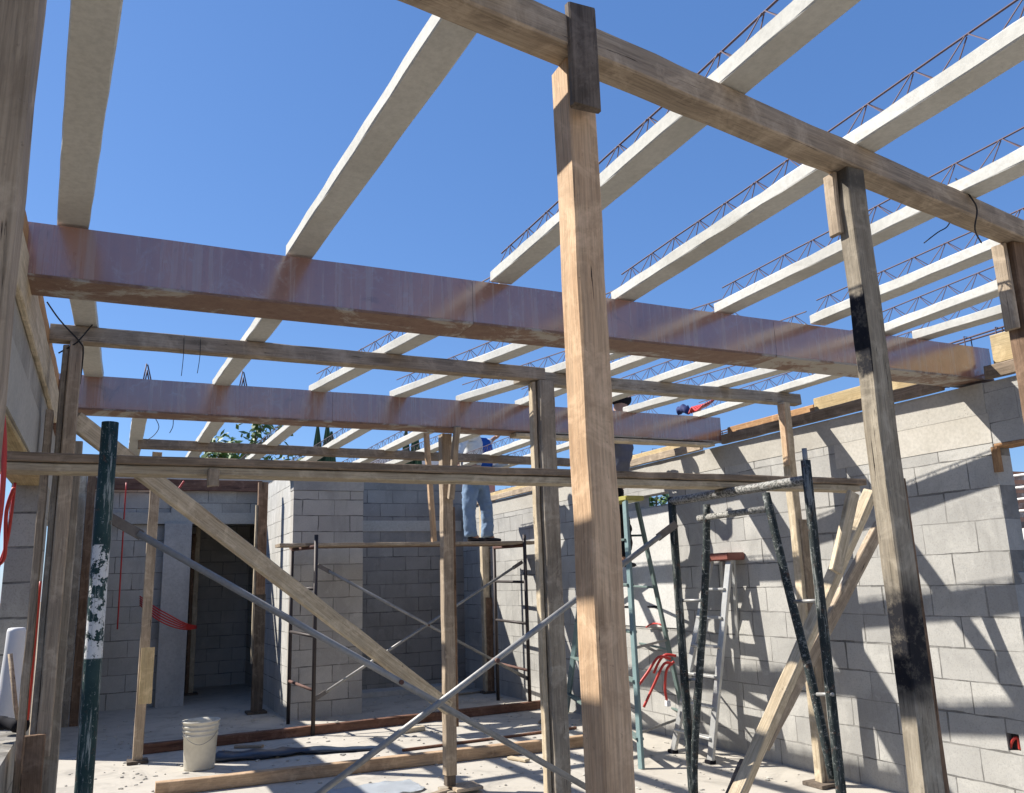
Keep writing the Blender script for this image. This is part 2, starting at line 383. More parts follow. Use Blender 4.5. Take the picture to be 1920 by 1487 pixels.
def add_tube(bm, pts, r, n=8, cap=True):
    pts = [Vector(p) for p in pts]; rings = []
    rr = r if isinstance(r, (list, tuple)) else [r] * len(pts)
    prev = None
    for i, p in enumerate(pts):
        d = (pts[min(i+1, len(pts)-1)] - pts[max(i-1, 0)]).normalized()
        if prev is None:
            u = d.orthogonal().normalized()
        else:
            u = (prev - d * prev.dot(d))
            u = u.normalized() if u.length > 1e-6 else d.orthogonal().normalized()
        prev = u; v = d.cross(u)
        rings.append([bm.verts.new(p + (u * math.cos(2*math.pi*k/n) + v * math.sin(2*math.pi*k/n)) * rr[i]) for k in range(n)])
    for a, b in zip(rings, rings[1:]):
        for k in range(n): bm.faces.new((a[k], a[(k+1) % n], b[(k+1) % n], b[k]))
    if cap: bm.faces.new(rings[0][::-1]); bm.faces.new(rings[-1])
def tube(name, pts, r, mat, parent=None, n=10, up=None, local=False):
    bm = bmesh.new()
    if local:      # straight pipe with its texture running along its own x axis
        p0, p1 = Vector(pts[0]), Vector(pts[-1]); M = frame_of(p0, p1, Vector((0, 1, 0)))
        L = (p1 - p0).length; add_tube(bm, [(L * i / 8, 0, 0) for i in range(9)], r, n); return put(name, bm, mat, parent, M, True)
    add_tube(bm, pts, r, n); return put(name, bm, mat, parent, None, True)
def add_lathe(bm, prof, n=24, M=None):
    rings = []
    for r, z in prof:
        ring = []
        for k in range(n):
            v = Vector((r * math.cos(2*math.pi*k/n), r * math.sin(2*math.pi*k/n), z))
            ring.append(bm.verts.new(M @ v if M else v))
        rings.append(ring)
    for a, b in zip(rings, rings[1:]):
        for k in range(n): bm.faces.new((a[k], a[(k+1) % n], b[(k+1) % n], b[k]))
    bm.faces.new(rings[0][::-1]); bm.faces.new(rings[-1])
def smooth_path(pts, k=5):
    pts = [Vector(p) for p in pts]; out = []
    P_ = [pts[0]] + pts + [pts[-1]]
    for i in range(1, len(P_) - 2):
        for j in range(k):
            t = j / k; a, b, c, d = P_[i-1:i+3]
            out.append(.5 * ((2*b) + (c-a)*t + (2*a-5*b+4*c-d)*t*t + (3*b-a-3*c+d)*t**3))
    out.append(pts[-1]); return out
def wall_mesh(axis, pos, thick, u0, u1, z0, z1, holes=()):
    """a slab with real openings; axis 'y' runs along y at x=pos..pos+thick, axis 'x' runs along x at y=pos..pos+thick"""
    us = sorted({u0, u1, *[h[0] for h in holes], *[h[1] for h in holes]}); zs = sorted({z0, z1, *[h[2] for h in holes], *[h[3] for h in holes]})
    us = [u for u in us if u0 <= u <= u1]; zs = [z for z in zs if z0 <= z <= z1]
    solid = {}
    for i in range(len(us) - 1):
        for j in range(len(zs) - 1):
            cu = (us[i] + us[i+1]) / 2; cz = (zs[j] + zs[j+1]) / 2
            solid[i, j] = not any(h[0] < cu < h[1] and h[2] < cz < h[3] for h in holes)
    bm = bmesh.new()
    def P(u, t, z): return (pos + t, u, z) if axis == 'y' else (u, pos + t, z)
    def q(*p): bm.faces.new([bm.verts.new(P(*a)) for a in p])
    for (i, j), s in solid.items():
        if not s: continue
        a, b, c, d = us[i], us[i+1], zs[j], zs[j+1]; T = thick
        q((a, 0, c), (b, 0, c), (b, 0, d), (a, 0, d)); q((a, T, c), (a, T, d), (b, T, d), (b, T, c))
        if not solid.get((i-1, j)): q((a, 0, c), (a, 0, d), (a, T, d), (a, T, c))
        if not solid.get((i+1, j)): q((b, 0, c), (b, T, c), (b, T, d), (b, 0, d))
        if not solid.get((i, j-1)): q((a, 0, c), (a, T, c), (b, T, c), (b, 0, c))
        if not solid.get((i, j+1)): q((a, 0, d), (b, 0, d), (b, T, d), (a, T, d))
    bmesh.ops.remove_doubles(bm, verts=bm.verts[:], dist=1e-5); bmesh.ops.recalc_face_normals(bm, faces=bm.faces[:])
    return bm

# ---------------------------------------------------------------- setting
bm = bmesh.new()
add_box(bm, (-400, -400, -1.2), (400, 400, -.16)); bmesh.ops.recalc_face_normals(bm, faces=bm.faces[:])
tag(put('ground', bm, 'dry_ground'), kind='structure')
box('floor', (-.6, -3.2, -.15), (5.25, 16.3, 0), 'floor_slab'); tag(bpy.data.objects['floor'], kind='structure')

XR = 5.03
# right wall with the near window and the small far opening
rw = thing('block_wall', 'long sunlit grey block wall on the right with a window opening at its near end', 'wall', (XR, 8, 0))
put('masonry', wall_mesh('y', XR, .15, -1.0, 12.55, 0, 2.655, [(2.0, 3.46, .98, 2.26), (6.93, 7.50, 2.215, 2.34), (3.585, 3.665, .41, .51)]), 'block_right', rw)
put('bond_beam', wall_mesh('y', XR - .004, .158, 3.47, 12.4, 2.46, 2.66), 'smooth_concrete', rw)
put('rendered_band', wall_mesh('y', XR - .0035, .1575, 3.462, 4.75, 2.27, 2.458), 'white_board', rw)
# plaster patch on the wall
bm = wall_mesh('y', XR - .012, .01, 6.94, 8.6, 1.02, 2.2); put('plaster_patch', bm, 'plaster', rw)
# window timber
stick('lintel_board', (XR + .075, 2.0, 2.247), (XR + .075, 3.45, 2.247), .16, .022, 'orange_board', rw)
stick('jamb_board', (XR + .0, 3.45, 2.24), (XR + .0, 3.45, 2.08), .03, .05, 'orange_board', rw, up=(0, 1, 0))
box('electrical_recess', (XR + .04, 3.587, .412), (XR + .1, 3.663, .508), 'dark_steel', rw)

# edge boards, yellow shutter ply and reinforcement cage along the top of the right wall
eb = thing('formwork_board', 'yellow plywood shutter board standing along the top of the right block wall', 'formwork', (XR, 3.6, 2.66))
stick('panel', (XR + .05, 3.72, 2.80), (XR + .05, 4.95, 2.80), .018, .14, 'yellow_ply', eb, seg=.4, jit=.0005)
stick('panel', (XR + .05, -.8, 2.865), (XR + .05, 3.4, 2.865), .018, .19, 'yellow_ply', eb, seg=.4, jit=.0005)
stick('panel', (XR + .05, 6.35, 2.76), (XR + .05, 12.2, 2.76), .018, .08, 'yellow_ply', eb, seg=.4, jit=.0005)
stick('panel', (XR + .05, 4.96, 2.775), (XR + .05, 6.02, 2.775), .018, .1, 'orange_board', eb, seg=.4, jit=.0005)
stick('ledger', (XR - .02, 3.74, 2.71), (XR - .02, 6.02, 2.71), .04, .085, 'dusty_brown', eb)
stick('ledger', (XR - .02, -.8, 2.71), (XR - .02, 3.42, 2.71), .04, .085, 'dusty_brown', eb)
stick('ledger', (XR - .02, 6.34, 2.70), (XR - .02, 12.2, 2.70), .04, .075, 'weathered_wood', eb)
cg = thing('rebar_cage', 'rusty reinforcement cage of bars and stirrups lying on top of the right wall', 'rebar cage', (XR + .1, 3, 2.67))
for i, (dx, z) in enumerate(((.075, 2.72), (.13, 2.72), (.075, 3.0), (.13, 3.0))):
    tube('long_bar', [(XR + dx + .01 * math.sin(y * 1.7 + i), y, min(z, 3.0 if y < 4.4 else 2.81) + .008 * math.sin(2.1 * y + i)) for y in [-.8 + .65 * j for j in range(21)]], .006, 'rebar', cg, 6)
for j in range(60):
    y = -.7 + .215 * j + random.uniform(-.03, .03); tl = random.uniform(-.02, .02)
    zt = 3.012 if y < 4.5 else 2.82
    tube('stirrup', [(XR + .068, y, 2.712), (XR + .068, y + tl, zt), (XR + .137, y + tl, zt), (XR + .137, y, 2.712), (XR + .068, y, 2.712), (XR + .08, y + .03, 2.76)], .004, 'rebar', cg, 5)

# left wall
XL = -.36
lw = thing('block_wall', 'shaded left block wall with a deep concrete header over open bays', 'wall', (XL - .1, 6, 0))
put('masonry', wall_mesh('y', XL - .17, .17, .3, 15.3, 0, 2.72, [(.9, 5.72, .79, 2.17), (6.25, 9.75, 0, 2.17)]), 'block_left', lw)
put('upper_masonry', wall_mesh('y', XL - .168, .165, 11.9, 15.3, 2.722, 3.1), 'block_left', lw)
put('concrete_header', wall_mesh('y', XL - .174, .178, .3, 9.9, 2.172, 2.42), 'smooth_concrete', lw)
stick('edge_board', (XL + .012, .4, 2.665), (XL + .012, 6.2, 2.665), .024, .2, 'pale_board', lw)
stick('edge_timber', (XL - .01, .4, 2.835), (XL - .01, 5.9, 2.835), .05, .09, 'orange_board', lw)
stick('edge_timber', (XL - .01, 5.9, 2.7), (XL - .01, 6.35, 2.7), .06, .3, 'red_timber', lw)
stick('header_shutter', (XL - .085, 1.0, 2.158), (XL - .085, 5.7, 2.158), .165, .02, 'yellow_ply', lw, seg=.5)
stick('edge_board', (XL - .09, 6.35, 2.62), (XL - .09, 12, 2.62), .1, .12, 'brown_wood', lw)

ow = tag(put('block_wall', wall_mesh('y', -2.6, .15, 1.0, 14.0, -.16, 2.15), 'block_left'), 'low neighbouring wall seen outside through the left wall opening', 'wall')
# back walls
bl = thing('block_wall', 'shaded grey block wall at the back left behind the rough column', 'wall', (.3, 13.1, 0))
put('masonry', wall_mesh('x', 13.1, .15, -.36, .80, 0, 3.04), 'block_leftback', bl)
put('lintel_masonry', wall_mesh('x', 13.05, .2, .8, 2.2, 2.47, 3.04), 'block_back', bl)
put('lintel_beam', wall_mesh('x', 13.03, .02, .0, 2.2, 2.47, 2.63), 'smooth_concrete', bl)
stick('top_board', (-.3, 12.98, 3.02), (2.04, 12.98, 3.02), .05, .16, 'red_timber', bl)
c2 = tag(put('concrete_column', wall_mesh('x', 12.93, .12, .72, 1.08, 0, 2.47), 'rough_concrete'), 'rough pitted concrete column on the left side of the dark doorway', 'column')
put('doorway_back_wall', wall_mesh('x', 15.2, .15, -.36, 2.5, 0, 3.04), 'block_side_x')
tag(bpy.data.objects['doorway_back_wall'], 'dark block wall seen inside the doorway of the back room', 'wall')
rs_ = box('shade_slab', (-.36, 13.26, 3.045), (2.6, 15.5, 3.17), 'smooth_concrete'); tag(rs_, 'unseen concrete slab added to shade the room behind the doorway', 'shade slab')  # unseen slab, added to keep skylight out of the room
tag(put('block_wall', wall_mesh('y', 2.21, .15, 13.06, 15.2, 0, 3.04), 'block_side'), 'right side wall of the dark back room behind the doorway', 'wall')
pl = thing('block_pillar', 'wide block pillar facing the camera left of the dark recess', 'pillar', (2.5, 10.6, 0))
put('masonry', wall_mesh('x', 10.6, .2, 2.05, 2.93, 0, 2.70), 'block_pillar', pl)
put('pillar_top', wall_mesh('x', 10.594, .21, 2.045, 2.935, 2.705, 3.0), 'rough_concrete', pl)
ps = tag(put('block_wall', wall_mesh('y', 2.052, .15, 10.802, 13.04, 0, 3.0), 'block_side'), 'narrow sunlit block wall running back from the pillar to the doorway', 'wall')
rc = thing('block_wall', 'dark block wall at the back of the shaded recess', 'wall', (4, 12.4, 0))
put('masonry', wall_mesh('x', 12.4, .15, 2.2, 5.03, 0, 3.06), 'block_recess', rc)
put('belt_course', wall_mesh('x', 12.39, .008, 2.93, 5.0, 2.31, 2.47), 'smooth_concrete', rc)
box('floor_ledge', (2.95, 12.0, .002), (5.02, 12.39, .07), 'rough_concrete', rc)
fp = thing('shutter_panel', 'dark upright timber shutter boards in the back left corner', 'formwork', (-.2, 11.8, 0))
for i, xx in enumerate((-.33, -.225, -.12, -.02)):
    stick('board', (xx, 11.82, 0), (xx, 11.82, 3.03), .095, .03, ('grey_wood', 'brown_wood', 'dark_wood', 'brown_wood')[i], fp, up=(0, 1, 0))

# ---------------------------------------------------------------- plywood clad beams
def clad_beam(label, x0, x1, y0, y1, z0, z1):
    t = thing('plywood_beam', label, 'beam', (x0, y0, z0), 'plywood clad beams')
    n = 3; L = (x1 - x0) / n
    for i in range(n):
        a = x0 + i * L; bm = bmesh.new()
        add_box(bm, (a + .001, y0, z0 + .012), (a + L - .001, y0 + .018, z1 + random.uniform(-.004, .004)))
        bmesh.ops.subdivide_edges(bm, edges=bm.edges[:], cuts=6, use_grid_fill=True)
        for v in bm.verts: v.co.y += .004 * noise.noise(v.co * 1.3); v.co.z += .003 * noise.noise(v.co * 2.9)
        bmesh.ops.recalc_face_normals(bm, faces=bm.faces[:]); put('side_panel', bm, 'film_plywood', t)
    for i in range(n):
        a = x0 + i * L; bm = bmesh.new()
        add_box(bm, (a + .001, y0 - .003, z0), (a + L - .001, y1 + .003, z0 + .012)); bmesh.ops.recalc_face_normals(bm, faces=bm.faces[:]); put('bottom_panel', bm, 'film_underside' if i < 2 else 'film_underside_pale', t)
    box('back_panel', (x0, y1 - .018, z0 + .014), (x1, y1, z1 - .004), 'film_plywood', t)
    for i in range(2):
        tube('top_bar', [(x0 + .1, y0 + .07 + .08 * i, z1 - .03), (x1, y0 + .07 + .08 * i, z1 - .03)], .006, 'rebar', t, 6)
    return t
clad_beam('near large purple brown plywood box beam crossing the whole room', -.358, XR + .12, 3.468, 3.69, 2.68, 2.90)
clad_beam('far purple brown plywood box beam crossing behind the nearer one', -.358, XR - .005, 6.05, 6.26, 2.69, 2.92)
nl = stick('nailed_batten', (XR - 2.1, 6.1, 2.665), (XR - .1, 6.1, 2.665), .12, .03, 'pale_board')
tag(nl, 'pale batten nailed under the right end of the far plywood beam', 'timber')

# ---------------------------------------------------------------- concrete joists with lattice steel
ORD = ['first', 'second', 'third', 'fourth', 'fifth', 'sixth', 'seventh', 'eighth', 'ninth', 'tenth']
def joist(x0, y0, x1, y1, label, group, w=.112, z=2.912, bar=.148, lat=True):
    p0 = Vector((x0 + w/2, y0, z)); p1 = Vector((x1 + w/2, y1, z)); L = (p1 - p0).length
    M = frame_of(p0, p1, Vector((0, 0, 1)))
    t = thing('concrete_joist', label, 'joist', group=group, M=M)
    bm = bmesh.new(); n = int(L / .12); rings = []
    for i in range(n + 1):
        xx = L * i / n; j = lambda a=.0016: random.uniform(-a, a)
        e = 0 if 0 < i < n else random.uniform(-.01, .01)
        prof = [(-w/2 + .004, 0), (w/2 - .004, 0), (w/2, .004), (w/2, .05 + j(.003)), (w/2 - .006, .055 + j(.003)), (-w/2 + .006, .055 + j(.003)), (-w/2, .05 + j(.003)), (-w/2, .004)]
        rings.append([bm.verts.new((xx + e, a + j(), b + j(.0008))) for a, b in prof])
    for a, b in zip(rings, rings[1:]):
        for i in range(8): bm.faces.new((a[i], a[(i+1) % 8], b[(i+1) % 8], b[i]))
    bm.faces.new(rings[0][::-1]); bm.faces.new(rings[-1]); bmesh.ops.recalc_face_normals(bm, faces=bm.faces[:])
    put('flange', bm, 'joist_concrete', t, M)
    if lat:
        s = .02
        bm = bmesh.new(); add_tube(bm, [(.02, 0, bar)] + [(s + i * .5, random.uniform(-.003, .003), bar + random.uniform(-.002, .002)) for i in range(1, int(L / .5))] + [(L - .02, 0, bar)], 0.004, 5)
        put('top_bar', bm, 'rebar', t, M)
        bm = bmesh.new(); xx = .12
        while xx < L - .12:
            for sy in (-.03, .03):
                for sx in (-.1, .1): add_tube(bm, [(xx + sx, sy, .05), (xx + sx * .06, sy * .15, bar)], .0022, 4, False)
            xx += .2
        put('lattice_bars', bm, 'rebar', t, M)
    return t
def slope(xa, ya, xb, yb, y): return xa + (xb - xa) * (y - ya) / (yb - ya)
near = [((-.254, 3.45), (-.162, 2.0), False), ((.621, 3.48), (.686, 1.73), False), ((1.583, 3.47), (1.539, 1.71), True), ((2.296, 3.53), (2.203, 1.82), True),
        ((2.941, 3.5), (2.88, 1.93), True), ((3.62, 3.52), (3.556, 2.3), True), ((4.177, 3.42), (4.117, 2.67), True), ((4.505, 3.55), (4.535, 2.89), True)]
for i, (a, b, lat) in enumerate(near):
    ye = 3.535 - .02 * (i % 3); yb = -1.4
    joist(slope(*a, *b, ye), ye, slope(*a, *b, yb), yb, f'{ORD[i]} concrete joist from the left in the near bay, overhead', 'concrete joists over the near bay', lat=lat)
mid = [((-.244, 4.4), (-.211, 5.93)), ((.649, 4.8), (.603, 5.97)), ((1.488, 4.83), (1.295, 5.96)), ((2.164, 4.82), (1.922, 5.95)), ((2.669, 5.2), (2.481, 5.93)),
       ((3.12, 4.4), (2.98, 5.95)), ((3.65, 4.46), (3.53, 5.9)), ((4.23, 4.46), (4.02, 6.0)), ((4.748, 4.47), (4.777, 6.0))]
for i, (a, b) in enumerate(mid):
    joist(slope(*a, *b, 3.64), 3.64, slope(*a, *b, 6.12), 6.12, f'{ORD[i]} concrete joist from the left between the two plywood beams', 'concrete joists between the plywood beams', lat=i > 1)
far = [(.116, 7.3, .131, 9.34), (.722, 7.39, .705, 9.5), (1.376, 7.33, 1.341, 9.36), (2.005, 7.29, 1.948, 9.39), (2.602, 7.4, 2.564, 9.38), (3.081, 7.52, 3.03, 8.46), (3.828, 6.99, 3.821, 8), (4.4, 7, 4.38, 8)]
for i, (xa, ya, xb, yb) in enumerate(far):
    joist(slope(xa, ya, xb, yb, 6.235), 6.235, slope(xa, ya, xb, yb, 10.9), 10.9, f'{ORD[i]} concrete joist from the left beyond the far plywood beam', 'concrete joists beyond the far plywood beam', lat=i > 1, z=2.897)

# ---------------------------------------------------------------- timbers carrying the joists
def timber(name, label, p0, p1, w, h, mat, cat='timber', group=None, up=(0, 0, 1), **kw):
    return tag(stick(name, p0, p1, w, h, mat, up=up, **kw), label, cat, group)
# near cross timber, slightly askew
timber('crossbeam', 'long weathered timber overhead in the foreground carrying the near joists', (.15, 1.49+.045, 2.865), (4.35, 2.19+.045, 2.865), .09, .088, 'weathered_wood', jit=.002)
timber('crossbeam', 'grey timber crossing between the two plywood beams, left piece ending over a post', (-.345, 4.90, 2.866), (2.60, 4.92, 2.866), .085, .088, 'weathered_wood')
timber('crossbeam', 'grey timber crossing between the two plywood beams, right piece reaching the wall', (2.45, 5.02, 2.866), (4.98, 5.03, 2.866), .085, .088, 'grey_wood')
timber('crossbeam', 'thin brown timber crossing beyond the far plywood beam', (.2, 8.46, 2.866), (4.9, 8.66, 2.866), .085, .088, 'dusty_brown')

# posts
def post(label, mat, x, y, z0, z1, wx, wy, parts=(), lean=(0, 0), foot=None):
    t = thing('wooden_post', label, 'post', (x, y, z0), 'wooden props under the roof')
    stick('shaft', (x - lean[0], y - lean[1], z0), (x, y, z1), wx, wy, mat, t, up=(0, 1, 0))
    for nm, (ax, ay, az), (bx, by, bz), w_, h_, m_ in parts:
        stick(nm, (ax, ay, az), (bx, by, bz), w_, h_, m_, t, up=(0, 1, 0))
    if foot:
        x -= lean[0]; y -= lean[1]
        box('base_plate', (x - foot, y - foot, z0 - .03), (x + foot, y + foot, z0 - .002), 'dark_wood', t, .004)
    return t
# the near fresh post
post('thick fresh pine post in the centre foreground with a dark cleat at its top', 'fresh_pine', 1.033, 1.715, .03, 2.818, .078, .09,
     [('cleat', (U(1096, 190, y=1.624).x, 1.624, 2.65), (U(1089, 30, y=1.624).x, 1.622, 2.935), .082, .024, 'dark_wood')], foot=.09)
# post with two black bands and painted shade at its top
post('old grey post with two blackened sections right of the centre foreground post', 'blackened_shaded_post', 2.19, 1.87, .03, 2.818, .08, .065,
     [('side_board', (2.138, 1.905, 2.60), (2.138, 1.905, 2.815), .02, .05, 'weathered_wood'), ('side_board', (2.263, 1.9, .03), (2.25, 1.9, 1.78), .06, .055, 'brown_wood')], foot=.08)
post('brown post with a side board at the right edge of the picture', 'brown_wood', 3.36, 2.10, .03, 2.818, .085, .08,
     [('side_board', (3.303, 2.11, 2.45), (3.303, 2.11, 2.815), .022, .06, 'weathered_wood')], foot=.08)
post('wide weathered post at the far left edge very close to the camera', 'weathered_wood', -.182, 1.22, .03, 2.9, .1, .085, foot=.09)
# left inner post, spliced
post('spliced bundle of weathered boards standing by the left wall opening', 'weathered_wood', -.215, 4.88, .76, 2.818, .062, .075,
     [('side_board', (-.262, 4.9, .78), (-.262, 4.9, 2.80), .03, .07, 'grey_wood'), ('stub', (-.248, 4.78, .0), (-.248, 4.78, .87), .088, .04, 'brown_wood'),
      ('splice_board', (-.315, 4.9, .1), (-.315, 4.93, 2.45), .035, .09, 'weathered_wood'), ('back_board', (-.2, 4.965, 0), (-.2, 4.965, 2.3), .1, .05, 'grey_wood')])
post('weathered grey post right of centre with pale edge, behind the fresh pine post', 'grey_wood', 2.60, 4.90, .03, 2.818, .11, .075,
     [('side_board', (2.525, 4.93, .03), (2.52, 4.93, 2.81), .03, .06, 'pale_board')], foot=.09)
post('post under the far plywood beam with short side boards, where the steel braces cross', 'weathered_wood', 2.415, 6.30, .12, 2.685, .085, .085,
     [('side_board', tuple(U(814, 1015, y=6.18)), tuple(U(799, 812, y=6.06)), .035, .05, 'fresh_pine'), ('side_board', tuple(U(845, 935, y=6.22)), tuple(U(857, 800, y=6.02)), .045, .05, 'weathered_wood'),
      ('side_board', (2.474, 6.32, .45), (2.474, 6.32, 2.1), .025, .07, 'brown_wood'), ('iron_foot', (2.415, 6.30, .045), (2.415, 6.30, .17), .07, .07, 'dark_wood')])
pd = thing('timber_pad', 'stacked wood pads under the foot of the post where the braces cross', 'timber', (2.46, 6.3, 0))
box('pad', (2.36, 6.2, .0), (2.6, 6.42, .02), 'grey_wood', pd, .003); box('pad', (2.41, 6.15, .021), (2.62, 6.35, .044), 'weathered_wood', pd, .003)
post('slender pale post with patched sides near the right wall', 'pale_board', 4.77, 4.97, .03, 2.818, .07, .075,
     [('side_board', (4.725, 4.95, 2.32), (4.725, 4.95, 2.80), .02, .06, 'fresh_pine'), ('side_board', (4.80, 4.925, .03), (4.80, 4.925, 1.9), .07, .02, 'weathered_wood')], foot=.1)
post('slender post on the left with a yellow patch board, behind the green pipe', 'weathered_wood', .375, 8.62, .03, 2.818, .085, .08,
     [('patch_board', (.395, 8.57, .55), (.395, 8.57, 1.03), .11, .02, 'yellow_ply')], foot=.09, lean=(.0, -.3))
post('dark foot post standing before the doorway', 'brown_wood', 1.82, 11.5, .03, 2.9, .12, .1,
     [('dark_sleeve', (1.82, 11.45, .03), (1.82, 11.45, 1.45), .14, .03, 'dark_wood'), ('side_board', (1.75, 11.5, .6), (1.75, 11.5, 2.6), .03, .06, 'pale_board')], foot=.12)
post('thin post at the far right corner under the platform', 'pale_board', 4.95, 11.4, .03, 2.8, .1, .1, [('dark_sleeve', (4.98, 11.34, .03), (4.98, 11.34, 1.3), .1, .02, 'brown_wood')], foot=.1)
post('thin pale post inside the dark doorway', 'pale_board', 1.28, 14.2, .03, 2.5, .07, .07, [('side_board', (1.22, 14.2, .03), (1.22, 14.2, 2.4), .05, .06, 'brown_wood')], foot=.1)

# diagonal wooden brace from the left post to the centre post
timber('diagonal_brace', 'long fresh wooden brace running down from the left wall to the crossing point', (-.20, 4.97, 2.42), (2.38, 6.22, .60), .042, .10, 'pale_board', 'brace', up=(0, 0, 1))
# raking prop on the right
timber('raking_prop', 'square raking timber leaning up to the right against the old grey post', U(1352, 1560, y=4.0), U(1632, 925, y=3.9), .068, .08, 'pale_board', 'prop', up=(0, -.3, 1))
timber('raking_prop', 'second thinner raking timber just behind the square leaning one', U(1430, 1400, y=4.15), U(1650, 985, y=4.05), .05, .08, 'weathered_wood', 'prop')
timber('short_cleat', 'short pale cleat board hanging below the right end of the scaffold boards', U(1566, 1072, y=3.62), U(1600, 925, y=3.62), .075, .035, 'pale_board', 'timber', up=(0, 1, 0))
timber('short_cleat', 'dark soiled timber lying at the foot of the leaning prop', U(1375, 1500, y=4.3), U(1402, 1432, y=4.6), .1, .06, 'dark_wood', 'timber')

# ---------------------------------------------------------------- near scaffold
XS = 3.05
sc = thing('scaffold', 'near tubular scaffold, flaking green pipe at left and dark frame at right', 'scaffold', (0, 3.1, 0))
def fr(x, name_mat, dark):
    f = bpy.data.objects.new('frame', None)
    return f
tube('leg', [(-.017, 3.1, -.0), (-.017, 3.1, 2.07)], .0265, 'green_pipe', sc, 16, local=True)
tube('leg', [(-.017, 4.18, 0), (-.017, 4.18, 2.05)], .022, 'dark_pipe', sc, 12, local=True)
tube('leg', [(XS + .03, 3.1, 0), (XS + .03, 3.1, 2.04)], .024, 'dark_pipe', sc, 14, local=True)
tube('leg', [(XS, 4.18, 0), (XS, 4.18, 1.97)], .024, 'dark_pipe', sc, 14, local=True)
tube('coupling_pin', [(XS + .03, 3.1, 2.0), (XS + .03, 3.1, 2.10)], .013, 'galvanised', sc, 10)
tube('top_bar', [(XS + .03, 3.1, 1.945), (XS, 4.18, 1.945)], .024, 'mortar_pipe', sc, 14, local=True)
tube('top_bar', [(-.017, 3.1, 1.93), (-.017, 4.18, 1.93)], .022, 'dark_pipe', sc, 14, local=True)
xa = U(1325, 945, x=XS + .015); xb = U(1303, 1395, x=XS + .01); xc = U(1436, 925, x=XS + .02); xd = U(1562, 1460, x=XS + .03)
tube('inner_leg', smooth_path([xa, U(1322, 1100, x=XS + .015), xb, U(1302, 1487, x=XS)], 4), .021, 'dark_pipe', sc, 12)
tube('inner_leg', smooth_path([xc, U(1475, 1090, x=XS + .02), U(1520, 1270, x=XS + .02), xd], 4), .021, 'dark_pipe', sc, 12)
tube('arch_bar', [U(1310, 972, x=XS + .015), U(1446, 953, x=XS + .02)], .018, 'mortar_pipe', sc, 12)
for a, b in (((1277, 1126), (1314, 1126)), ((1292, 1275), (1310, 1275)), ((1490, 1128), (1540, 1126)), ((1532, 1302), (1562, 1302))):
    tube('rung', [U(*a, x=XS + .015), U(*b, x=XS + .02)], .009, 'galvanised', sc, 8)
def flatbrace(label, p0, p1, grp):
    t = thing('cross_brace', label, 'brace', p0, grp)
    p0 = Vector(p0); p1 = Vector(p1); d = (p1 - p0).normalized()
    bm = bmesh.new(); add_tube(bm, [p0 + d * .14, p1 - d * .14], .016, 10); put('tube', bm, 'galvanised', t, None, True)
    stick('flattened_end', p0, p0 + d * .16, .008, .045, 'old_steel', t, jit=.0002, bev=.002); stick('flattened_end', p1 - d * .16, p1, .008, .045, 'old_steel', t, jit=.0002, bev=.002)
    bm = bmesh.new(); m = (p0 + p1) / 2
    add_tube(bm, [m + Vector((0, -.03, 0)), m + Vector((0, .03, 0))], .012, 8); put('pivot_bolt', bm, 'rust', t)
A0 = U(1268, 982, y=4.14); A1 = U(470, 1585, y=4.14); B0 = U(205, 970, y=4.2); B1 = U(1200, 1533, y=4.2)
flatbrace('grey steel cross brace rising to the right scaffold frame', A1, A0, 'scaffold cross braces near the camera')
flatbrace('grey steel cross brace falling from the green pipe to the right', B0, B1, 'scaffold cross braces near the camera')

pk = timber('scaffold_board', 'lower pale fresh board of the pair laid across the near scaffold', (-1.2, 3.72, 1.988), (4.05, 3.72, 1.985), .11, .036, 'pale_board', 'scaffold board')
timber('scaffold_board', 'upper brown weathered board of the pair laid across the near scaffold', (-1.3, 3.715, 2.026), (4.1, 3.715, 2.024), .12, .036, 'dusty_brown', 'scaffold board')
timber('short_cleat', 'small brown cleat nailed on the pale scaffold board', U(399, 912, y=3.64), U(401, 880, y=3.64), .045, .03, 'weathered_wood', 'timber', up=(0, 1, 0))

# ---------------------------------------------------------------- far scaffold with platform
fs = thing('scaffold', 'far rusty tubular scaffold carrying the work platform at the back', 'scaffold', (2.1, 9.4, 0))
for (xx, yy, h_) in ((2.075, 9.4, 2.08), (2.0, 10.35, 2.0), (4.72, 9.6, 2.08), (4.75, 10.6, 2.0)):
    tube('leg', [(xx, yy, 0), (xx, yy, h_)], .022, 'dark_steel', fs, 10)
for (a, b) in (((2.075, 9.4), (2.0, 10.35)), ((4.72, 9.6), (4.75, 10.6))):
    for z in (.45, 1.0, 1.5, 1.95):
        tube('rung', [(a[0], a[1], z), (b[0], b[1], z + .02)], .017 if z < 1.9 else .024, 'rust' if z > 1.6 or z < .6 else 'dark_steel', fs, 8)
flatbrace('thin cross brace of the far scaffold falling to the right', (2.1, 9.42, 1.75), (4.72, 9.62, .35), 'far scaffold cross braces')
flatbrace('thin cross brace of the far scaffold rising to the right', (2.1, 9.47, .35), (4.72, 9.67, 1.75), 'far scaffold cross braces')
timber('platform_board', 'long pale platform plank on the far scaffold under the worker', (1.72, 9.75, 1.985), (4.95, 9.75, 1.985), .3, .035, 'weathered_wood', 'scaffold board')
timber('platform_board', 'second platform plank on the far scaffold, on the side away from the camera', (1.95, 10.15, 1.99), (4.9, 10.15, 1.99), .28, .035, 'brown_wood', 'scaffold board')

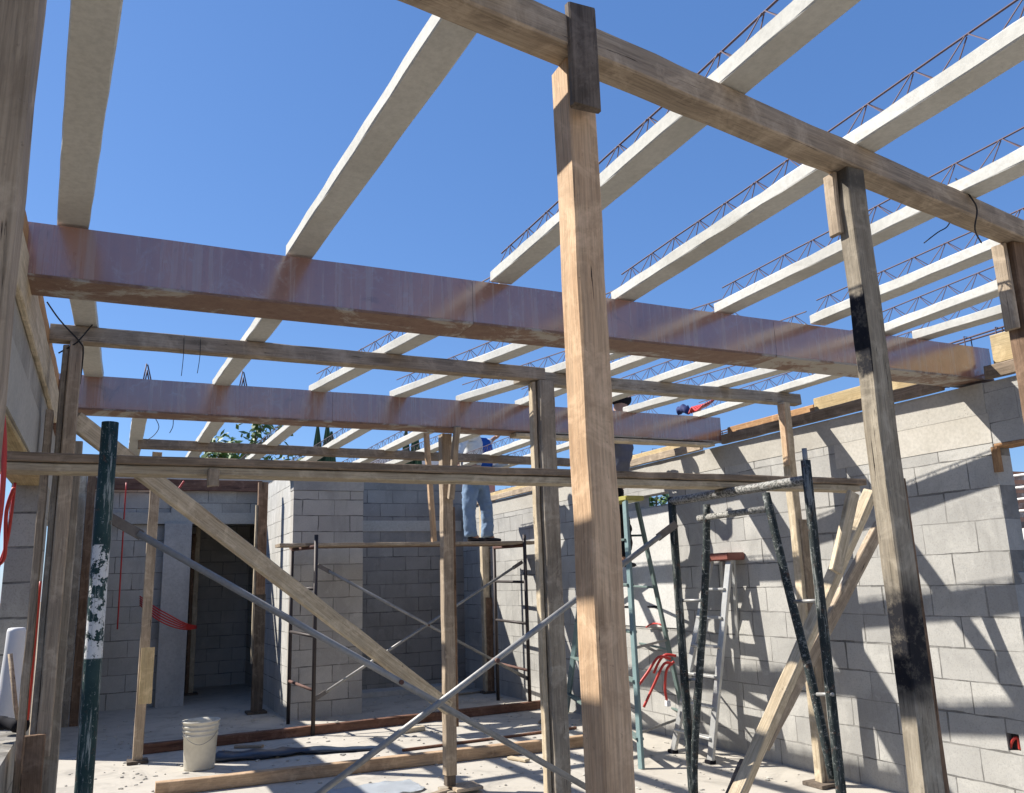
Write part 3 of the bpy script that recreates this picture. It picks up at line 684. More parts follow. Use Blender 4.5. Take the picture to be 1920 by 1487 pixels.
# ---------------------------------------------------------------- aluminium stepladder
def rail(name, p0, p1, w, d, mat, parent, up=(0, 1, 0)):
    return stick(name, p0, p1, w, d, mat, parent, up=up, jit=.0003, bev=.003, seg=.5)
al = thing('stepladder', 'aluminium stepladder with a red top cap leaning folded near the right wall', 'ladder', (4.8, 6.3, 0))
tA = U(1338, 1048, x=4.88); tB = U(1368, 1046, x=4.90)
fA = U(1262, 1412, z=.0); fB = U(1332, 1432, z=.0)
rail('front_rail', fA, U(1333, 1048, x=4.9), .03, .065, 'aluminium', al); rail('front_rail', fB, tB, .03, .07, 'aluminium', al)
rA = U(1395, 1403, z=0); rail('rear_rail', rA, U(1375, 1050, x=4.92), .022, .035, 'aluminium', al); rail('rear_rail', U(1372, 1385, z=0), U(1352, 1052, x=4.96), .022, .035, 'aluminium', al)
tl = U(1333, 1048, x=4.9)
for k in range(6):
    s_ = (k + .8) / 6.9; a = fA.lerp(tl, s_); b = fB.lerp(tB, s_)
    rail('step', a, b, .075, .02, 'aluminium', al, up=(0, 0, 1))
for k in range(3):
    s_ = (k + .6) / 4.0; rail('rear_bar', rA.lerp(U(1375, 1050, x=4.92), s_), U(1372, 1385, z=0).lerp(U(1352, 1052, x=4.96), s_), .015, .015, 'aluminium', al, up=(0, 0, 1))
cm = (tl + tB) / 2
box('top_cap', (cm.x - .06, min(tl.y, tB.y) - .05, cm.z - .02), (cm.x + .13, max(tl.y, tB.y) + .06, cm.z + .045), 'ladder_red', al, .008)
box('foot', (fB.x - .03, fB.y - .04, 0), (fB.x + .03, fB.y + .04, .03), 'cloth_black', al, .004); box('foot', (fA.x - .03, fA.y - .04, 0), (fA.x + .03, fA.y + .04, .03), 'cloth_black', al, .004)

# green stepladder the second worker stands on
gl = thing('stepladder', 'tall pale green stepladder with a yellow top beside the fresh pine post', 'ladder', (4.2, 6.5, 0))
T1 = U(1112, 940, y=7.0); T2 = U(1192, 940, y=6.9); G1 = U(1062, 1335, z=0); G2 = U(1203, 1442, z=0)
rail('front_rail', G1, T1, .028, .07, 'fibreglass_blue', gl); rail('front_rail', G2, U(1172, 940, y=6.55), .028, .06, 'fibreglass_blue', gl)
G3 = U(1292, 1390, z=0); G4 = U(1165, 1330, z=0)
rail('rear_rail', G3, U(1194, 942, y=6.75), .025, .05, 'fibreglass_green', gl); rail('rear_rail', G4, U(1160, 942, y=7.1), .025, .05, 'fibreglass_green', gl)
T2a = U(1172, 940, y=6.55); T3 = U(1194, 942, y=6.75); T4 = U(1160, 942, y=7.1)
for s_ in (.1, .3, .48, .66, .84):
    rail('step', G1.lerp(T1, s_), G2.lerp(T2a, s_), .07, .02, 'fibreglass_green', gl, up=(0, 0, 1))
for s_ in (.12, .38, .64, .86):
    rail('rear_bar', G3.lerp(T3, s_), G4.lerp(T4, s_), .02, .02, 'fibreglass_green', gl, up=(0, 0, 1))
rail('spreader', G2.lerp(T2a, .12), G3.lerp(T3, .1), .012, .022, 'galvanised', gl, up=(0, 0, 1)); rail('spreader', G2.lerp(T2a, .42), G3.lerp(T3, .42), .012, .022, 'galvanised', gl, up=(0, 0, 1))
cm = U(1172, 938, y=6.8); box('top_cap', (cm.x - .17, cm.y - .28, cm.z - .03), (cm.x + .03, cm.y + .3, cm.z + .015), 'ladder_yellow', gl, .008)

# ---------------------------------------------------------------- things on the floor
timber('floor_timber', 'dark red brown timber lying across the shaded floor behind the bucket', (.43, 9.37, .047), (4.88, 9.6, .047), .09, .09, 'red_timber')
timber('floor_timber', 'pale square timber lying across the floor in front of the bucket', (.45, 7.43, .05), (4.15, 7.24, .05), .09, .095, 'fresh_pine')
timber('floor_timber', 'short pale offcut on the sunlit floor behind the centre post', (2.9, 8.95, .025), (3.15, 8.98, .025), .08, .045, 'pale_board')
timber('floor_timber', 'thin batten on the floor behind the pale square timber', (2.6, 8.0, .012), (4.5, 8.1, .012), .04, .022, 'red_timber')
bc = thing('bucket', 'white plaster splashed plastic bucket with ribs standing on the floor', 'bucket', (.85, 8.32, 0))
bm = bmesh.new()
add_lathe(bm, [(.125, 0), (.128, .01), (.142, .27), (.150, .275), (.150, .285), (.144, .29), (.146, .31), (.154, .314), (.154, .324), (.147, .329), (.149, .345), (.157, .349), (.157, .36), (.15, .364), (.153, .385), (.163, .39), (.163, .4), (.152, .4), (.145, .37), (.13, .06), (.0, .055)], 32, Matrix.Translation((.85, 8.32, .002)))
put('pail', bm, 'bucket_white', bc, None, True)
tube('handle', smooth_path([(.70, 8.30, .33), (.74, 8.19, .26), (.83, 8.15, .22), (.93, 8.18, .26), (1.0, 8.29, .33)], 4), .003, 'galvanised', bc, 6)
# dark plastic pipe roll / tarp
def heap(name, pts, r0, r1, mat, label, cat, fl=.45):
    bm = bmesh.new(); path = smooth_path(pts, 6); n = 12; rings = []
    for i, p in enumerate(path):
        t = i / (len(path) - 1); r = r0 + (r1 - r0) * t; r *= .85 + .5 * noise.noise(Vector((i * .4, 3, 1)))
        if i in (0, len(path) - 1): r *= .3
        d = (path[min(i+1, len(path)-1)] - path[max(0, i-1)]).normalized(); s_ = Vector((0, 0, 1)).cross(d).normalized()
        rings.append([bm.verts.new(p + s_ * math.cos(2*math.pi*k/n) * r * (1 + .4 * noise.noise(Vector((i*.7, k, 0)))) + Vector((0, 0, 1)) * max(-p.z + .004, math.sin(2*math.pi*k/n) * r * fl * (1 + .5 * noise.noise(Vector((i*.5, k, 5)))))) for k in range(n)])
    for a, b in zip(rings, rings[1:]):
        for k in range(n): bm.faces.new((a[k], a[(k+1) % n], b[(k+1) % n], b[k]))
    bm.faces.new(rings[0][::-1]); bm.faces.new(rings[-1])
    return tag(put(name, bm, mat, None, None, True), label, cat)
heap('tarpaulin', [(1.0, 8.62, .03), (1.4, 8.5, .03), (1.8, 8.45, .03), (2.2, 8.3, .02), (2.5, 8.25, .012)], .17, .05, 'blue_tarp', 'crumpled dark blue tarpaulin on the floor beside the bucket', 'tarpaulin', .3)
bm = bmesh.new(); gv = {}
for i in range(13):
    for j in range(9):
        p = Vector((1.55 + .72 * i / 12 + .05 * noise.noise(Vector((j * .5, 0, i * .2))), 6.85 - .42 * j / 8 + .06 * noise.noise(Vector((i * .5, 3, 0))), .006 + .02 * abs(noise.noise(Vector((i * .4, j * .5, 2))))))
        gv[i, j] = bm.verts.new(p)
for i in range(12):
    for j in range(8): bm.faces.new((gv[i, j], gv[i+1, j], gv[i+1, j+1], gv[i, j+1]))
bmesh.ops.solidify(bm, geom=bm.faces[:], thickness=.003)
tag(put('plastic_sheet', bm, 'sheet_white', None, None, True), 'pale wrinkled plastic sheet on the floor at the bottom centre', 'plastic sheet')
for i, (x_, y_, a_, L_, m_, d_) in enumerate(((2.2, 6.2, .4, .35, 'weathered_wood', 'short weathered offcut lying on the floor left of the centre post'), (3.35, 6.9, 1.9, .22, 'pale_board', 'small pale offcut on the lit floor right of the centre post'),
        (3.5, 9.9, .3, .5, 'brown_wood', 'brown offcut on the shaded floor by the recess'), (4.35, 8.6, .9, .3, 'grey_wood', 'grey offcut on the floor behind the green stepladder'), (1.5, 9.0, 2.6, .28, 'weathered_wood', 'thin stick on the floor behind the blue tarpaulin'),
        (4.0, 11.3, .2, .9, 'grey_wood', 'long grey board lying at the foot of the recess wall'))):
    timber('offcut', d_, (x_, y_, .016), (x_ + L_ * math.cos(a_), y_ + L_ * math.sin(a_), .016), .06, .022, m_, 'offcut', 'wood offcuts on the floor')
ck = thing('debris', 'scatter of small mortar crumbs and wood chips on the floor slab', 'rubble'); ck['kind'] = 'stuff'
bm = bmesh.new()
for k in range(900):
    x_, y_ = random.uniform(-.2, 4.9), random.uniform(5.2, 12); s_ = random.uniform(.004, .017)
    M = Matrix.Translation((x_, y_, s_ * .3)) @ Matrix.Rotation(random.uniform(0, 6), 4, 'Z') @ Matrix.Diagonal((s_ * random.uniform(.6, 2.4), s_, s_ * .6, 1))
    bmesh.ops.create_icosphere(bm, subdivisions=1, radius=1, matrix=M)
put('crumbs', bm, 'smooth_concrete', ck)

# ---------------------------------------------------------------- on the low wall at left
wb = U(18, 1345, z=.795)
wb = Vector((-.45, 5.62, .795))
wr = thing('plastic_container', 'tall white plastic container standing on the low wall at the left edge', 'container', U(16, 1348, y=5.5))
b0 = U(16, 1348, y=5.5); bm = bmesh.new()
add_lathe(bm, [(.062, 0), (.066, .01), (.06, .18), (.05, .36), (.047, .455), (.042, .47), (.03, .474), (.0, .474)], 24, Matrix.Translation(b0)); put('body', bm, 'white_plastic', wr, None, True)
hm = thing('hammer', 'sledge hammer resting on the low block wall with its brown wooden handle upright', 'hammer', U(30, 1357, y=5.25))
h0 = U(-8, 1354, y=5.25); h1 = U(44, 1361, y=5.1)
bm = bmesh.new(); add_tube(bm, [h0, h0.lerp(h1, .3), h0.lerp(h1, .35), h0.lerp(h1, .72), h0.lerp(h1, .75), h1], [.034, .034, .03, .03, .037, .037], 14); put('head', bm, 'cloth_black', hm, None, True)
tube('handle', [U(30, 1345, y=5.15), U(27, 1300, y=5.1), U(20, 1222, y=5.1)] if 0 else [U(38, 1372, y=5.1), U(30, 1330, y=5.12), U(19, 1226, y=5.15)], .011, 'weathered_wood', hm, 10)

# ---------------------------------------------------------------- red conduits, wires
def hose(label, pts, r=.011, k=6, mat='red_conduit', name='conduit', cat='conduit', group='red conduits'):
    bm = bmesh.new(); add_tube(bm, smooth_path(pts, k), r, 8); return tag(put(name, bm, mat, None, None, True), label, cat, group)
hose('thick red conduit hanging at the left picture edge', [U(2, 740, y=3.5), U(8, 830, y=3.5), U(4, 930, y=3.5), U(-6, 1010, y=3.5)], .009)
hose('orange red looped conduit hanging in the left wall opening', [U(28, 905, y=5.2), U(22, 960, y=5.2), U(12, 1020, y=5.25), U(-8, 1075, y=5.3)], .008)
hose('second orange red conduit strand beside the looped one', [U(26, 915, y=5.15), U(12, 960, y=5.2), U(9, 1040, y=5.25), U(-4, 1060, y=5.3)], .01)
hose('straight thin red conduit hanging down the back left block wall', [U(237, 905, y=12.7), U(232, 980, y=12.7), U(226, 1080, y=12.7), U(220, 1180, y=12.7)], .01, 4)
hose('thin red conduit running up between the left wall boards', [U(76, 1090, y=5.0), U(68, 1180, y=5.0), U(58, 1290, y=5.0), U(52, 1350, y=5.0)], .006, 4)
cb_ = thing('conduit_bundle', 'bundle of red conduits sagging across the rough column', 'conduit', U(320, 1160, y=12.6))
for k in range(5):
    tube('strand', smooth_path([U(262, 1118 + 4*k, y=12.6), U(290, 1138 + 5*k, y=12.55 - .02*k), U(315, 1152 + 5*k, y=12.5), U(345, 1168 + 3*k, y=12.6), U(368, 1174 + k, y=12.8)], 4), .009, 'red_conduit', cb_, 7)
rb = thing('conduit_bundle', 'red conduits splaying out from the foot of the green stepladder', 'conduit', U(1245, 1240, y=6.3))
for pts in (((1258, 1236), (1235, 1232), (1215, 1260), (1192, 1292)), ((1262, 1245), (1245, 1245), (1228, 1280), (1207, 1326)), ((1264, 1240), (1250, 1256), (1247, 1290), (1250, 1312)), ((1268, 1230), (1248, 1228), (1236, 1240), (1226, 1262))):
    tube('strand', smooth_path([U(a, b, y=6.35 + .05 * i) for i, (a, b) in enumerate(pts)], 5), .012, 'red_conduit', rb, 8)
box('connector', tuple(U(1252, 1320, y=6.5) - Vector((.02, .02, .02))), tuple(U(1252, 1320, y=6.5) + Vector((.02, .02, .03))), 'white_plastic', rb, .003)
hose('short red curved conduit stub on the plaster patch', [U(1212, 1176, x=XR - .03), U(1222, 1170, x=XR - .05), U(1236, 1170, x=XR - .05), U(1244, 1176, x=XR - .03)], .009)
hose('red conduit ends inside the small square recess of the right wall', [U(1892, 1412, x=XR + .03), U(1898, 1390, x=XR + .02), U(1908, 1384, x=XR + .03), U(1912, 1405, x=XR + .04)], .009)
for k, (a, b) in enumerate(((1175, 1138), (1227, 1138))):
    bx = U(a, b, x=XR); tag(box('chased_slot', (XR - .016, bx.y - .1, bx.z - .008), (XR - .0125, bx.y + .1, bx.z + .012), 'cloth_black'), ('left' if k == 0 else 'right') + ' dark slot cut in the pale plaster patch', 'wall slot')
hose('red conduit climbing the far scaffold left of the pillar', [U(548, 1188, y=10.9), U(543, 1230, y=10.9), U(547, 1278, y=10.9)], .03, 4)
hose('small red conduit curl below the scaffold boards at left', [U(345, 902, y=12.6), U(338, 912, y=12.6), U(330, 922, y=12.6)], .013, 4)
hose('faded red strap tied by the far platform end', [U(984, 1044, y=10.2), U(995, 1038, y=10.2), U(1006, 1046, y=10.2), U(990, 1052, y=10.2)], .013, 4)
hose('black tie wire looped over the near crossbeam at right', [U(1792, 335, y=2.1), U(1822, 372, y=1.93), U(1832, 395, y=1.92), U(1828, 430, y=1.93), U(1840, 455, y=2.0)], .003, 5, 'black_wire', 'tie_wire', 'wire', 'tie wires')
hose('broken wire sticking out below the near crossbeam', [U(1732, 456, y=2.2), U(1758, 436, y=2.15), U(1776, 425, y=2.1), U(1786, 405, y=2.0)], .0025, 4, 'black_wire', 'tie_wire', 'wire', 'tie wires')
hose('wire crossed around the left end of the middle timber', [U(88, 566, y=4.8), U(112, 600, y=4.83), U(150, 642, y=4.82), U(156, 660, y=4.85), U(150, 720, y=4.9)], .004, 5, 'black_wire', 'tie_wire', 'wire', 'tie wires')
hose('second wire looped around the left end of the middle timber', [U(174, 608, y=4.83), U(150, 636, y=4.82), U(140, 645, y=4.84), U(110, 662, y=4.9)], .004, 5, 'black_wire', 'tie_wire', 'wire', 'tie wires')
for i, (a, b) in enumerate((((345, 628), (340, 705)), ((376, 632), (370, 700)))):
    hose(('left' if i == 0 else 'right') + ' thin wire hanging straight down from the middle timber', [U(*a, y=4.85), U(a[0] - 1, (a[1] + b[1]) / 2, y=4.86), U(*b, y=4.88)], .0018, 3, 'black_wire', 'tie_wire', 'wire', 'tie wires')
for i, pts in enumerate((((290, 782), (298, 800), (290, 815), (275, 826)), ((325, 786), (324, 800), (318, 812)))):
    hose(('left' if i == 0 else 'right') + ' curled wire hanging below the far plywood beam', [U(*p, y=6.3) for p in pts], .0025, 4, 'black_wire', 'tie_wire', 'wire', 'tie wires')
for i, (px, py) in enumerate(((276, 708), (456, 722))):
    rt = thing('rebar_tips', ('left' if i == 0 else 'right') + ' cluster of bent bar tips rising above the far plywood beam', 'rebar', U(px, py, y=6.6), 'bar tips above the far beam')
    for dx, dx2, hh in ((-7, -1, 26), (7, 1, 24), (-3, 0, 14), (3, 0, 12)):
        tube('bar', [U(px + dx, py + 4, y=6.6), U(px + dx2, py - hh, y=6.62)], .005, 'rebar', rt, 5)

# loose things on the wall top
tag(heap('cloth', [U(1272, 772, y=8.6), U(1282, 766, y=8.5), U(1292, 772, y=8.4)], .06, .06, 'blue_cloth', 'dark blue cloth bundle on the wall top beyond the far beam', 'cloth', 1.0))
rbx = thing('conduit_bundle', 'tangle of red conduit lying on the right wall top beside the blue cloth', 'conduit', U(1300, 768, y=8.2))
for k in range(6):
    a = 1292 + 4 * k
    tube('strand', smooth_path([U(a, 776 - k, y=8.2), U(a + 6, 764 - k, y=8.15), U(a + 14, 770 - 2*k, y=8.0), U(a + 26, 760 - 2*k, y=7.7)], 4), .014, 'red_conduit', rbx, 6)

# ---------------------------------------------------------------- people
def skinmesh(name, chains, mat, parent, sub=2):
    """chains: list of (joint list, radius list, index of parent joint in the first chain or None); one connected surface"""
    verts, edges, rad = [], [], []
    for pts, rs, att in chains:
        prev = att
        for p, r in zip(pts, rs):
            verts.append(Vector(p)); rad.append(r)
            i = len(verts) - 1
            if prev is not None: edges.append((prev, i))
            prev = i
    me = bpy.data.meshes.new(name); me.from_pydata(verts, edges, []); me.update()
    o = bpy.data.objects.new(name, me); COL.objects.link(o)
    o.parent = parent; o.matrix_basis = WM[parent.name].inverted()
    sk = o.modifiers.new('skin', 'SKIN'); sk.use_smooth_shade = True
    sv = me.skin_vertices[0].data
    for d, r in zip(sv, rad):
        d.radius = r if isinstance(r, tuple) else (r, r)
    sv[0].use_root = True
    ss = o.modifiers.new('sub', 'SUBSURF'); ss.levels = sub; ss.render_levels = sub
    if mat in ('jeans', 'shirt_white', 'vest_blue', 'shirt_grey', 'cloth_black'):
        tx = bpy.data.textures.get('cloth_folds') or bpy.data.textures.new('cloth_folds', 'CLOUDS'); tx.noise_scale = .07; tx.noise_depth = 3
        ss.levels = ss.render_levels = 3
        dm = o.modifiers.new('folds', 'DISPLACE'); dm.texture = tx; dm.strength = .04; dm.mid_level = .5; dm.texture_coords = 'GLOBAL'
    me.materials.append(MATS[mat]); return o

def hand(wrist, d, side, base):
    """five finger chains rooted at the palm joint; returns chains (palm index must be base)"""
    d = d.normalized(); s_ = side.normalized(); n = d.cross(s_); ch = []
    for k, (off, L) in enumerate(((-.028, .066), (-.010, .076), (.010, .072), (.028, .058))):
        a = wrist + d * .085 + s_ * off
        ch.append(([a, a + d * L * .5 + n * .008, a + d * L * .85 + n * .03], [.0085, .008, .007], base))
    a = wrist + d * .03 - s_ * .04
    ch.append(([a, a + d * .03 - s_ * .02 + n * .01, a + d * .055 - s_ * .024 + n * .02], [.011, .009, .008], base))
    return ch

YP = 9.72
pz = 2.003
def Q(px, py, dy=0): return U(px, py, y=YP + dy)
p1 = thing('person', 'worker in jeans, white shirt and blue vest standing on the far platform', 'person', (4.1, YP, pz))
hipc = Q(892, 900); chest = Q(885, 832); 
lf = Vector((Q(880, 1000).x, YP - .05, pz + .075)); rf = Vector((Q(918, 1000).x, YP + .08, pz + .075))
lk = Q(879, 950, -.06); rk = Q(911, 948, .08); lh = Q(884, 897, -.08); rh = Q(900, 896, .1)
neck = Q(878, 800); head = Q(874, 785)
body = [([hipc, Q(888, 868), chest, Q(880, 812), neck, head, head + Vector((0, 0, .1))], [(.13, .12), (.12, .11), (.14, .12), (.1, .08), .055, .085, .075], None),
        ([lh, lk, lf, lf + Vector((.1, -.02, -.035))], [.085, .058, .042, .03], 0), ([rh, rk, rf, rf + Vector((.1, 0, -.035))], [.085, .058, .042, .03], 0)]
nb_ = 15
lsh = Q(872, 818, -.16); rsh = Q(888, 818, .16)
lel = Q(862, 842, -.26); rel = Q(905, 842, .22); lwr = Q(858, 868, -.3); rwr = Q(926, 822, .2)
body += [([lsh, lel, lwr, lwr + Vector((0, 0, -.06))], [.055, .042, .028, .03], 3), ([rsh, rel, rwr, rwr + Vector((.05, 0, .03))], [.055, .042, .028, .03], 3)]
# joint numbers: 0-6 trunk, 7-10, 11-14 legs, 15-18, 19-22 arms
body += hand(lwr, Vector((.1, 0, -1)), Vector((0, 1, 0)), 18) + hand(rwr, Vector((1, 0, .5)), Vector((0, 1, 0)), 22)
skinmesh('body', body, 'skin', p1)
skinmesh('jeans', [([Q(891, 905), Q(889, 888), Q(888, 876)], [(.155, .14), (.15, .135), (.145, .13)], None), ([lh + Vector((0, 0, -.05)), lk, Q(880, 975, -.06), lf + Vector((0, 0, .03)), lf + Vector((.01, 0, -.03))], [.115, .088, .083, .085, .095], 0),
                   ([rh + Vector((0, 0, -.05)), rk, Q(914, 975, .08), rf + Vector((0, 0, .03)), rf + Vector((.01, 0, -.03))], [.115, .088, .083, .085, .095], 0)], 'jeans', p1)
skinmesh('shirt', [([Q(889, 882), Q(886, 858), chest, Q(881, 814)], [(.15, .13), (.155, .14), (.175, .15), (.13, .1)], None), ([lsh, lel, lwr + Vector((0, 0, .04))], [.075, .06, .045], 3), ([rsh, rel, rwr - Vector((.03, 0, .02))], [.075, .06, .045], 3)], 'shirt_white', p1)
skinmesh('vest', [([Q(906, 884, -.02), Q(905, 858, -.02), Q(903, 836, -.02), Q(898, 822, -.02)], [(.10, .15), (.105, .16), (.10, .165), (.08, .12)], None)], 'vest_blue', p1)
for f in (lf, rf):
    skinmesh('shoe', [([f + Vector((-.05, 0, -.045)), f + Vector((.05, 0, -.045)), f + Vector((.15, -.01, -.05)), f + Vector((.19, -.01, -.055))], [(.042, .03), (.046, .03), (.042, .024), (.03, .018)], None)], 'shoe', p1)
bm = bmesh.new(); bmesh.ops.create_uvsphere(bm, u_segments=16, v_segments=10, radius=.1, matrix=Matrix.Translation(head + Vector((0, 0, .06))) @ Matrix.Diagonal((1.05, .95, .9, 1)))
put('cap', bm, 'shirt_white', p1, None, True)

bt = Q(888, 884); bm = bmesh.new(); add_tube(bm, [bt + Vector((.165 * math.cos(a), .15 * math.sin(a), .01 * math.sin(2*a))) for a in [2*math.pi*i/20 for i in range(21)]], .022, 8)
add_box(bm, tuple(bt + Vector((-.1, -.2, -.17))), tuple(bt + Vector((.06, -.14, .0)))); put('tool_belt', bm, 'brown_wood', p1)
YQ = 7.0
def Q2(px, py, dy=0): return U(px, py, y=YQ + dy)
p2 = thing('person', 'worker in black cap and dark shirt half hidden behind the pine post', 'person', Q2(1150, 1060))
hd = Q2(1164, 760); hc = Q2(1145, 925)
ch = [([hc, Q2(1150, 895), Q2(1156, 850), Q2(1158, 815), Q2(1158, 795), hd, hd + Vector((0, 0, .07))], [(.13, .12), (.12, .11), (.15, .12), (.12, .09), .05, .08, .07], None),
      ([Q2(1140, 930, -.08), Q2(1152, 1000, -.12), Q2(1140, 1072, -.1), Q2(1150, 1082, -.16)], [.08, .055, .04, .03], 0),
      ([Q2(1150, 930, .08), Q2(1170, 985, .05), Q2(1172, 1052, .1), Q2(1180, 1062, .04)], [.08, .055, .04, .03], 0),
      ([Q2(1140, 822, -.16), Q2(1120, 800, -.2), Q2(1115, 775, -.2), Q2(1115, 765, -.2)], [.05, .04, .03, .03], 3),
      ([Q2(1166, 822, .16), Q2(1180, 860, .2), Q2(1160, 880, .1), Q2(1152, 878, .08)], [.05, .04, .03, .03], 3)]
ch += hand(Q2(1115, 775, -.2), Vector((0, 0, 1)), Vector((0, 1, 0)), 18) + hand(Q2(1160, 880, .1), Vector((-1, -.4, 0)), Vector((0, 1, 0)), 22)
skinmesh('body', ch, 'skin', p2)
skinmesh('shirt', [([Q2(1147, 912), Q2(1152, 880), Q2(1158, 848), Q2(1160, 820)], [(.15, .14), (.155, .14), (.175, .15), (.14, .1)], None), ([Q2(1140, 822, -.16), Q2(1122, 803, -.2)], [.07, .058], 3), ([Q2(1166, 822, .16), Q2(1178, 855, .2), Q2(1168, 872, .14)], [.07, .06, .05], 3)], 'shirt_grey', p2)
skinmesh('trousers', [([Q2(1145, 935), Q2(1147, 908)], [(.155, .14), (.145, .13)], None), ([Q2(1140, 945, -.08), Q2(1152, 1000, -.12), Q2(1140, 1066, -.1)], [.1, .08, .07], 0), ([Q2(1152, 945, .08), Q2(1170, 985, .05), Q2(1172, 1046, .1)], [.1, .08, .07], 0)], 'cloth_black', p2)
for q in (Q2(1144, 1078, -.12), Q2(1175, 1058, .08)):
    skinmesh('shoe', [([q + Vector((0, .05, 0)), q, q + Vector((0, -.1, -.01)), q + Vector((0, -.14, -.012))], [(.04, .03), (.044, .03), (.04, .024), (.03, .018)], None)], 'shoe', p2)
bm = bmesh.new(); bmesh.ops.create_uvsphere(bm, u_segments=20, v_segments=12, radius=.098, matrix=Matrix.Translation(hd + Vector((.01, 0, .06))) @ Matrix.Diagonal((1.1, .95, .85, 1)))
bmesh.ops.create_cone(bm, cap_ends=True, segments=16, radius1=.07, radius2=.065, depth=.012, matrix=Matrix.Translation(hd + Vector((-.1, -.02, .03))) @ Matrix.Diagonal((1.2, 1, 1, 1)))
put('cap', bm, 'cloth_black', p2, None, True)

# ---------------------------------------------------------------- behind the site
def columnar_cactus(px, pt, y, label, n=5, r=.17):
    top = U(px, pt, y=y); t = thing('cactus', label, 'cactus', (top.x, y, -.16), 'tall column cacti behind the site')
    for k in range(n):
        a = k * 2.4; ox, oy = math.cos(a) * r * (.0 if k == 0 else 1.3), math.sin(a) * r * (0 if k == 0 else 1.3); hgt = top.z - (0 if k == 0 else random.uniform(.02, .5))
        bm = bmesh.new(); rings = []; m = 24
        for i in range(15):
            z = -.16 + (hgt + .16) * i / 14; rr = r * .62 * (1 if i < 12 else (1 - ((i - 11) / 3.2) ** 2 * .9))
            rings.append([bm.verts.new((top.x + ox + rr * (1 + .16 * (-1) ** q) * math.cos(2*math.pi*q/m), y + oy + rr * (1 + .16 * (-1) ** q) * math.sin(2*math.pi*q/m), z)) for q in range(m)])
        for a_, b_ in zip(rings, rings[1:]):
            for q in range(m): bm.faces.new((a_[q], a_[(q+1) % m], b_[(q+1) % m], b_[q]))
        bm.faces.new(rings[-1]); put('stem', bm, 'cactus', t)
columnar_cactus(614, 792, 18, 'tall green column cactus standing behind the back wall, left one')
columnar_cactus(777, 802, 19, 'tall column cactus behind the back wall near the centre post, right one')
def tree(px, pt, y, label, w_, n=420, seed=1):
    rnd = random.Random(seed); top = U(px, pt, y=y); t = thing('tree', label, 'tree', (top.x, y, -.16), 'trees behind the site')
    bm = bmesh.new(); base = Vector((top.x, y, -.16)); tips = []
    add_tube(bm, [base, base + Vector((.05, 0, top.z * .5)), Vector((top.x, y, top.z * .8))], [.09, .07, .045], 8)
    for k in range(16):
        a = rnd.uniform(0, 6.28); s0 = Vector((top.x, y, top.z * rnd.uniform(.55, .8))); e = Vector((top.x + math.cos(a) * w_ * rnd.uniform(.3, 1), y + math.sin(a) * w_ * .6, top.z - rnd.uniform(.0, 1.1)))
        mdl = s0.lerp(e, .5) + Vector((0, 0, .15)); add_tube(bm, [s0, mdl, e], [.03, .02, .008], 5); tips.append(e); tips.append(mdl.lerp(e, .6))
    put('trunk', bm, 'bark', t)
    bm = bmesh.new()
    for k in range(n):
        c = rnd.choice(tips) + Vector((rnd.gauss(0, .16), rnd.gauss(0, .16), rnd.gauss(0, .12)))
        if c.z > top.z: c.z = top.z - rnd.uniform(0, .2)
        d = Vector((rnd.uniform(-1, 1), rnd.uniform(-1, 1), rnd.uniform(-.9, .4))).normalized(); s_ = d.orthogonal().normalized(); L = rnd.uniform(.13, .24)
        bm.faces.new([bm.verts.new(c), bm.verts.new(c + d * L * .5 + s_ * L * .22), bm.verts.new(c + d * L), bm.verts.new(c + d * L * .5 - s_ * L * .22)])
    put('crown', bm, 'leaf', t)
tree(450, 783, 17, 'sparse leafy tree rising behind the back wall at left', 1.0, 620, 3)
tree(385, 838, 16.5, 'low leafy tree behind the back wall, left of the sparse tall one', .5, 260, 5)
tree(530, 840, 16.6, 'small leafy bush tree between the tall tree and the cactus', .35, 200, 8)
t_ = U(1225, 925, x=9.5); tree(1222, 905, 13.2, 'dark tree seen through the small slot in the right wall', .7, 900, 9)
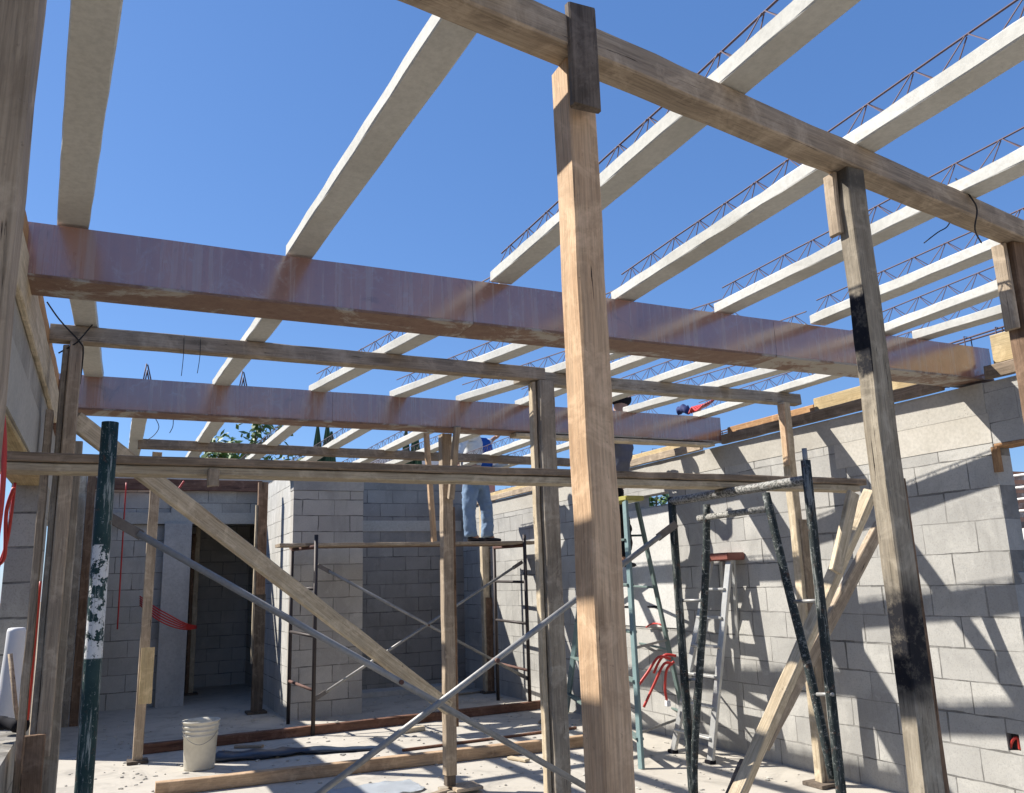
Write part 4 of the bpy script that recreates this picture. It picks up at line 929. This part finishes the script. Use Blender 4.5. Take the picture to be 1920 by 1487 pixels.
def house(name, label, a, b, mat, wins=(), extra=None):
    t = thing(name, label, 'house', (a[0], a[1], a[2]), 'houses behind the site')
    box('wall', a, b, mat, t)
    box('parapet', (a[0] - .06, a[1] - .06, b[2] + .002), (b[0] + .06, b[1] + .06, b[2] + .16), 'house_white' if mat != 'house_white' else 'house_tan', t)
    for (x0, y0, z0, x1, y1, z1) in wins:
        f = box('window', (x0, y0, z0), (x1, y1, z1), 'house_white', t); box('pane', (x0 + .06, y0 - .02, z0 + .08), (x1 - .06, y0 - .004, z1 - .08), 'glass_dark', f)
    return t
hA = U(690, 868, y=26); hB = U(850, 868, y=26)
house('house', 'pink rendered house just showing over the back wall', (hA.x, 26, -.16), (hB.x + 1.5, 33, hA.z), 'house_pink', [(hA.x + 1, 25.96, 2, hA.x + 2, 26.02, 3.2)])
h2 = U(480, 884, y=30); h3 = U(300, 884, y=30)
house('house', 'low white house behind the trees at left', (h3.x, 30, -.16), (h2.x, 36, h3.z - .1), 'house_white', [(h3.x + 1, 29.96, 2, h3.x + 2, 30.02, 3.2)])
# house beyond the right window
hw = U(1886, 985, x=13); hb = U(1900, 912, x=13)
th = thing('house', 'brick house with a white railed balcony seen through the right window opening', 'house', (13, 8.5, -.16), 'houses behind the site')
blocks('brick_far', 'y', row=.08, wid=.24, base=(.36, .2, .14), dark=(.28, .15, .1), mortar=(.4, .36, .32))
blocks('brick_far2', 'x', row=.08, wid=.24, base=(.36, .2, .14), dark=(.28, .15, .1), mortar=(.4, .36, .32))
box('lower_storey', (13.4, 5.0, -.16), (19, 11, hw.z - .25), 'brick_far', th); box('balcony_slab', (12.7, 4.8, hw.z - .25), (19, 11.2, hw.z - .08), 'house_white', th)
box('upper_storey', (13.6, 9.35, hw.z - .078), (19, 11, hb.z + .35), 'brick_far', th)
for k in range(9):
    tube('baluster', [(12.85, 5.4 + .42 * k, hw.z - .08), (12.85, 5.4 + .42 * k, hw.z + .75)], .02, 'house_white', th, 6)
for z in (.2, .38, .56, .75): tube('rail_bar', [(12.85, 5.2, hw.z + z), (12.85, 9.6, hw.z + z)], .016, 'house_white', th, 6)
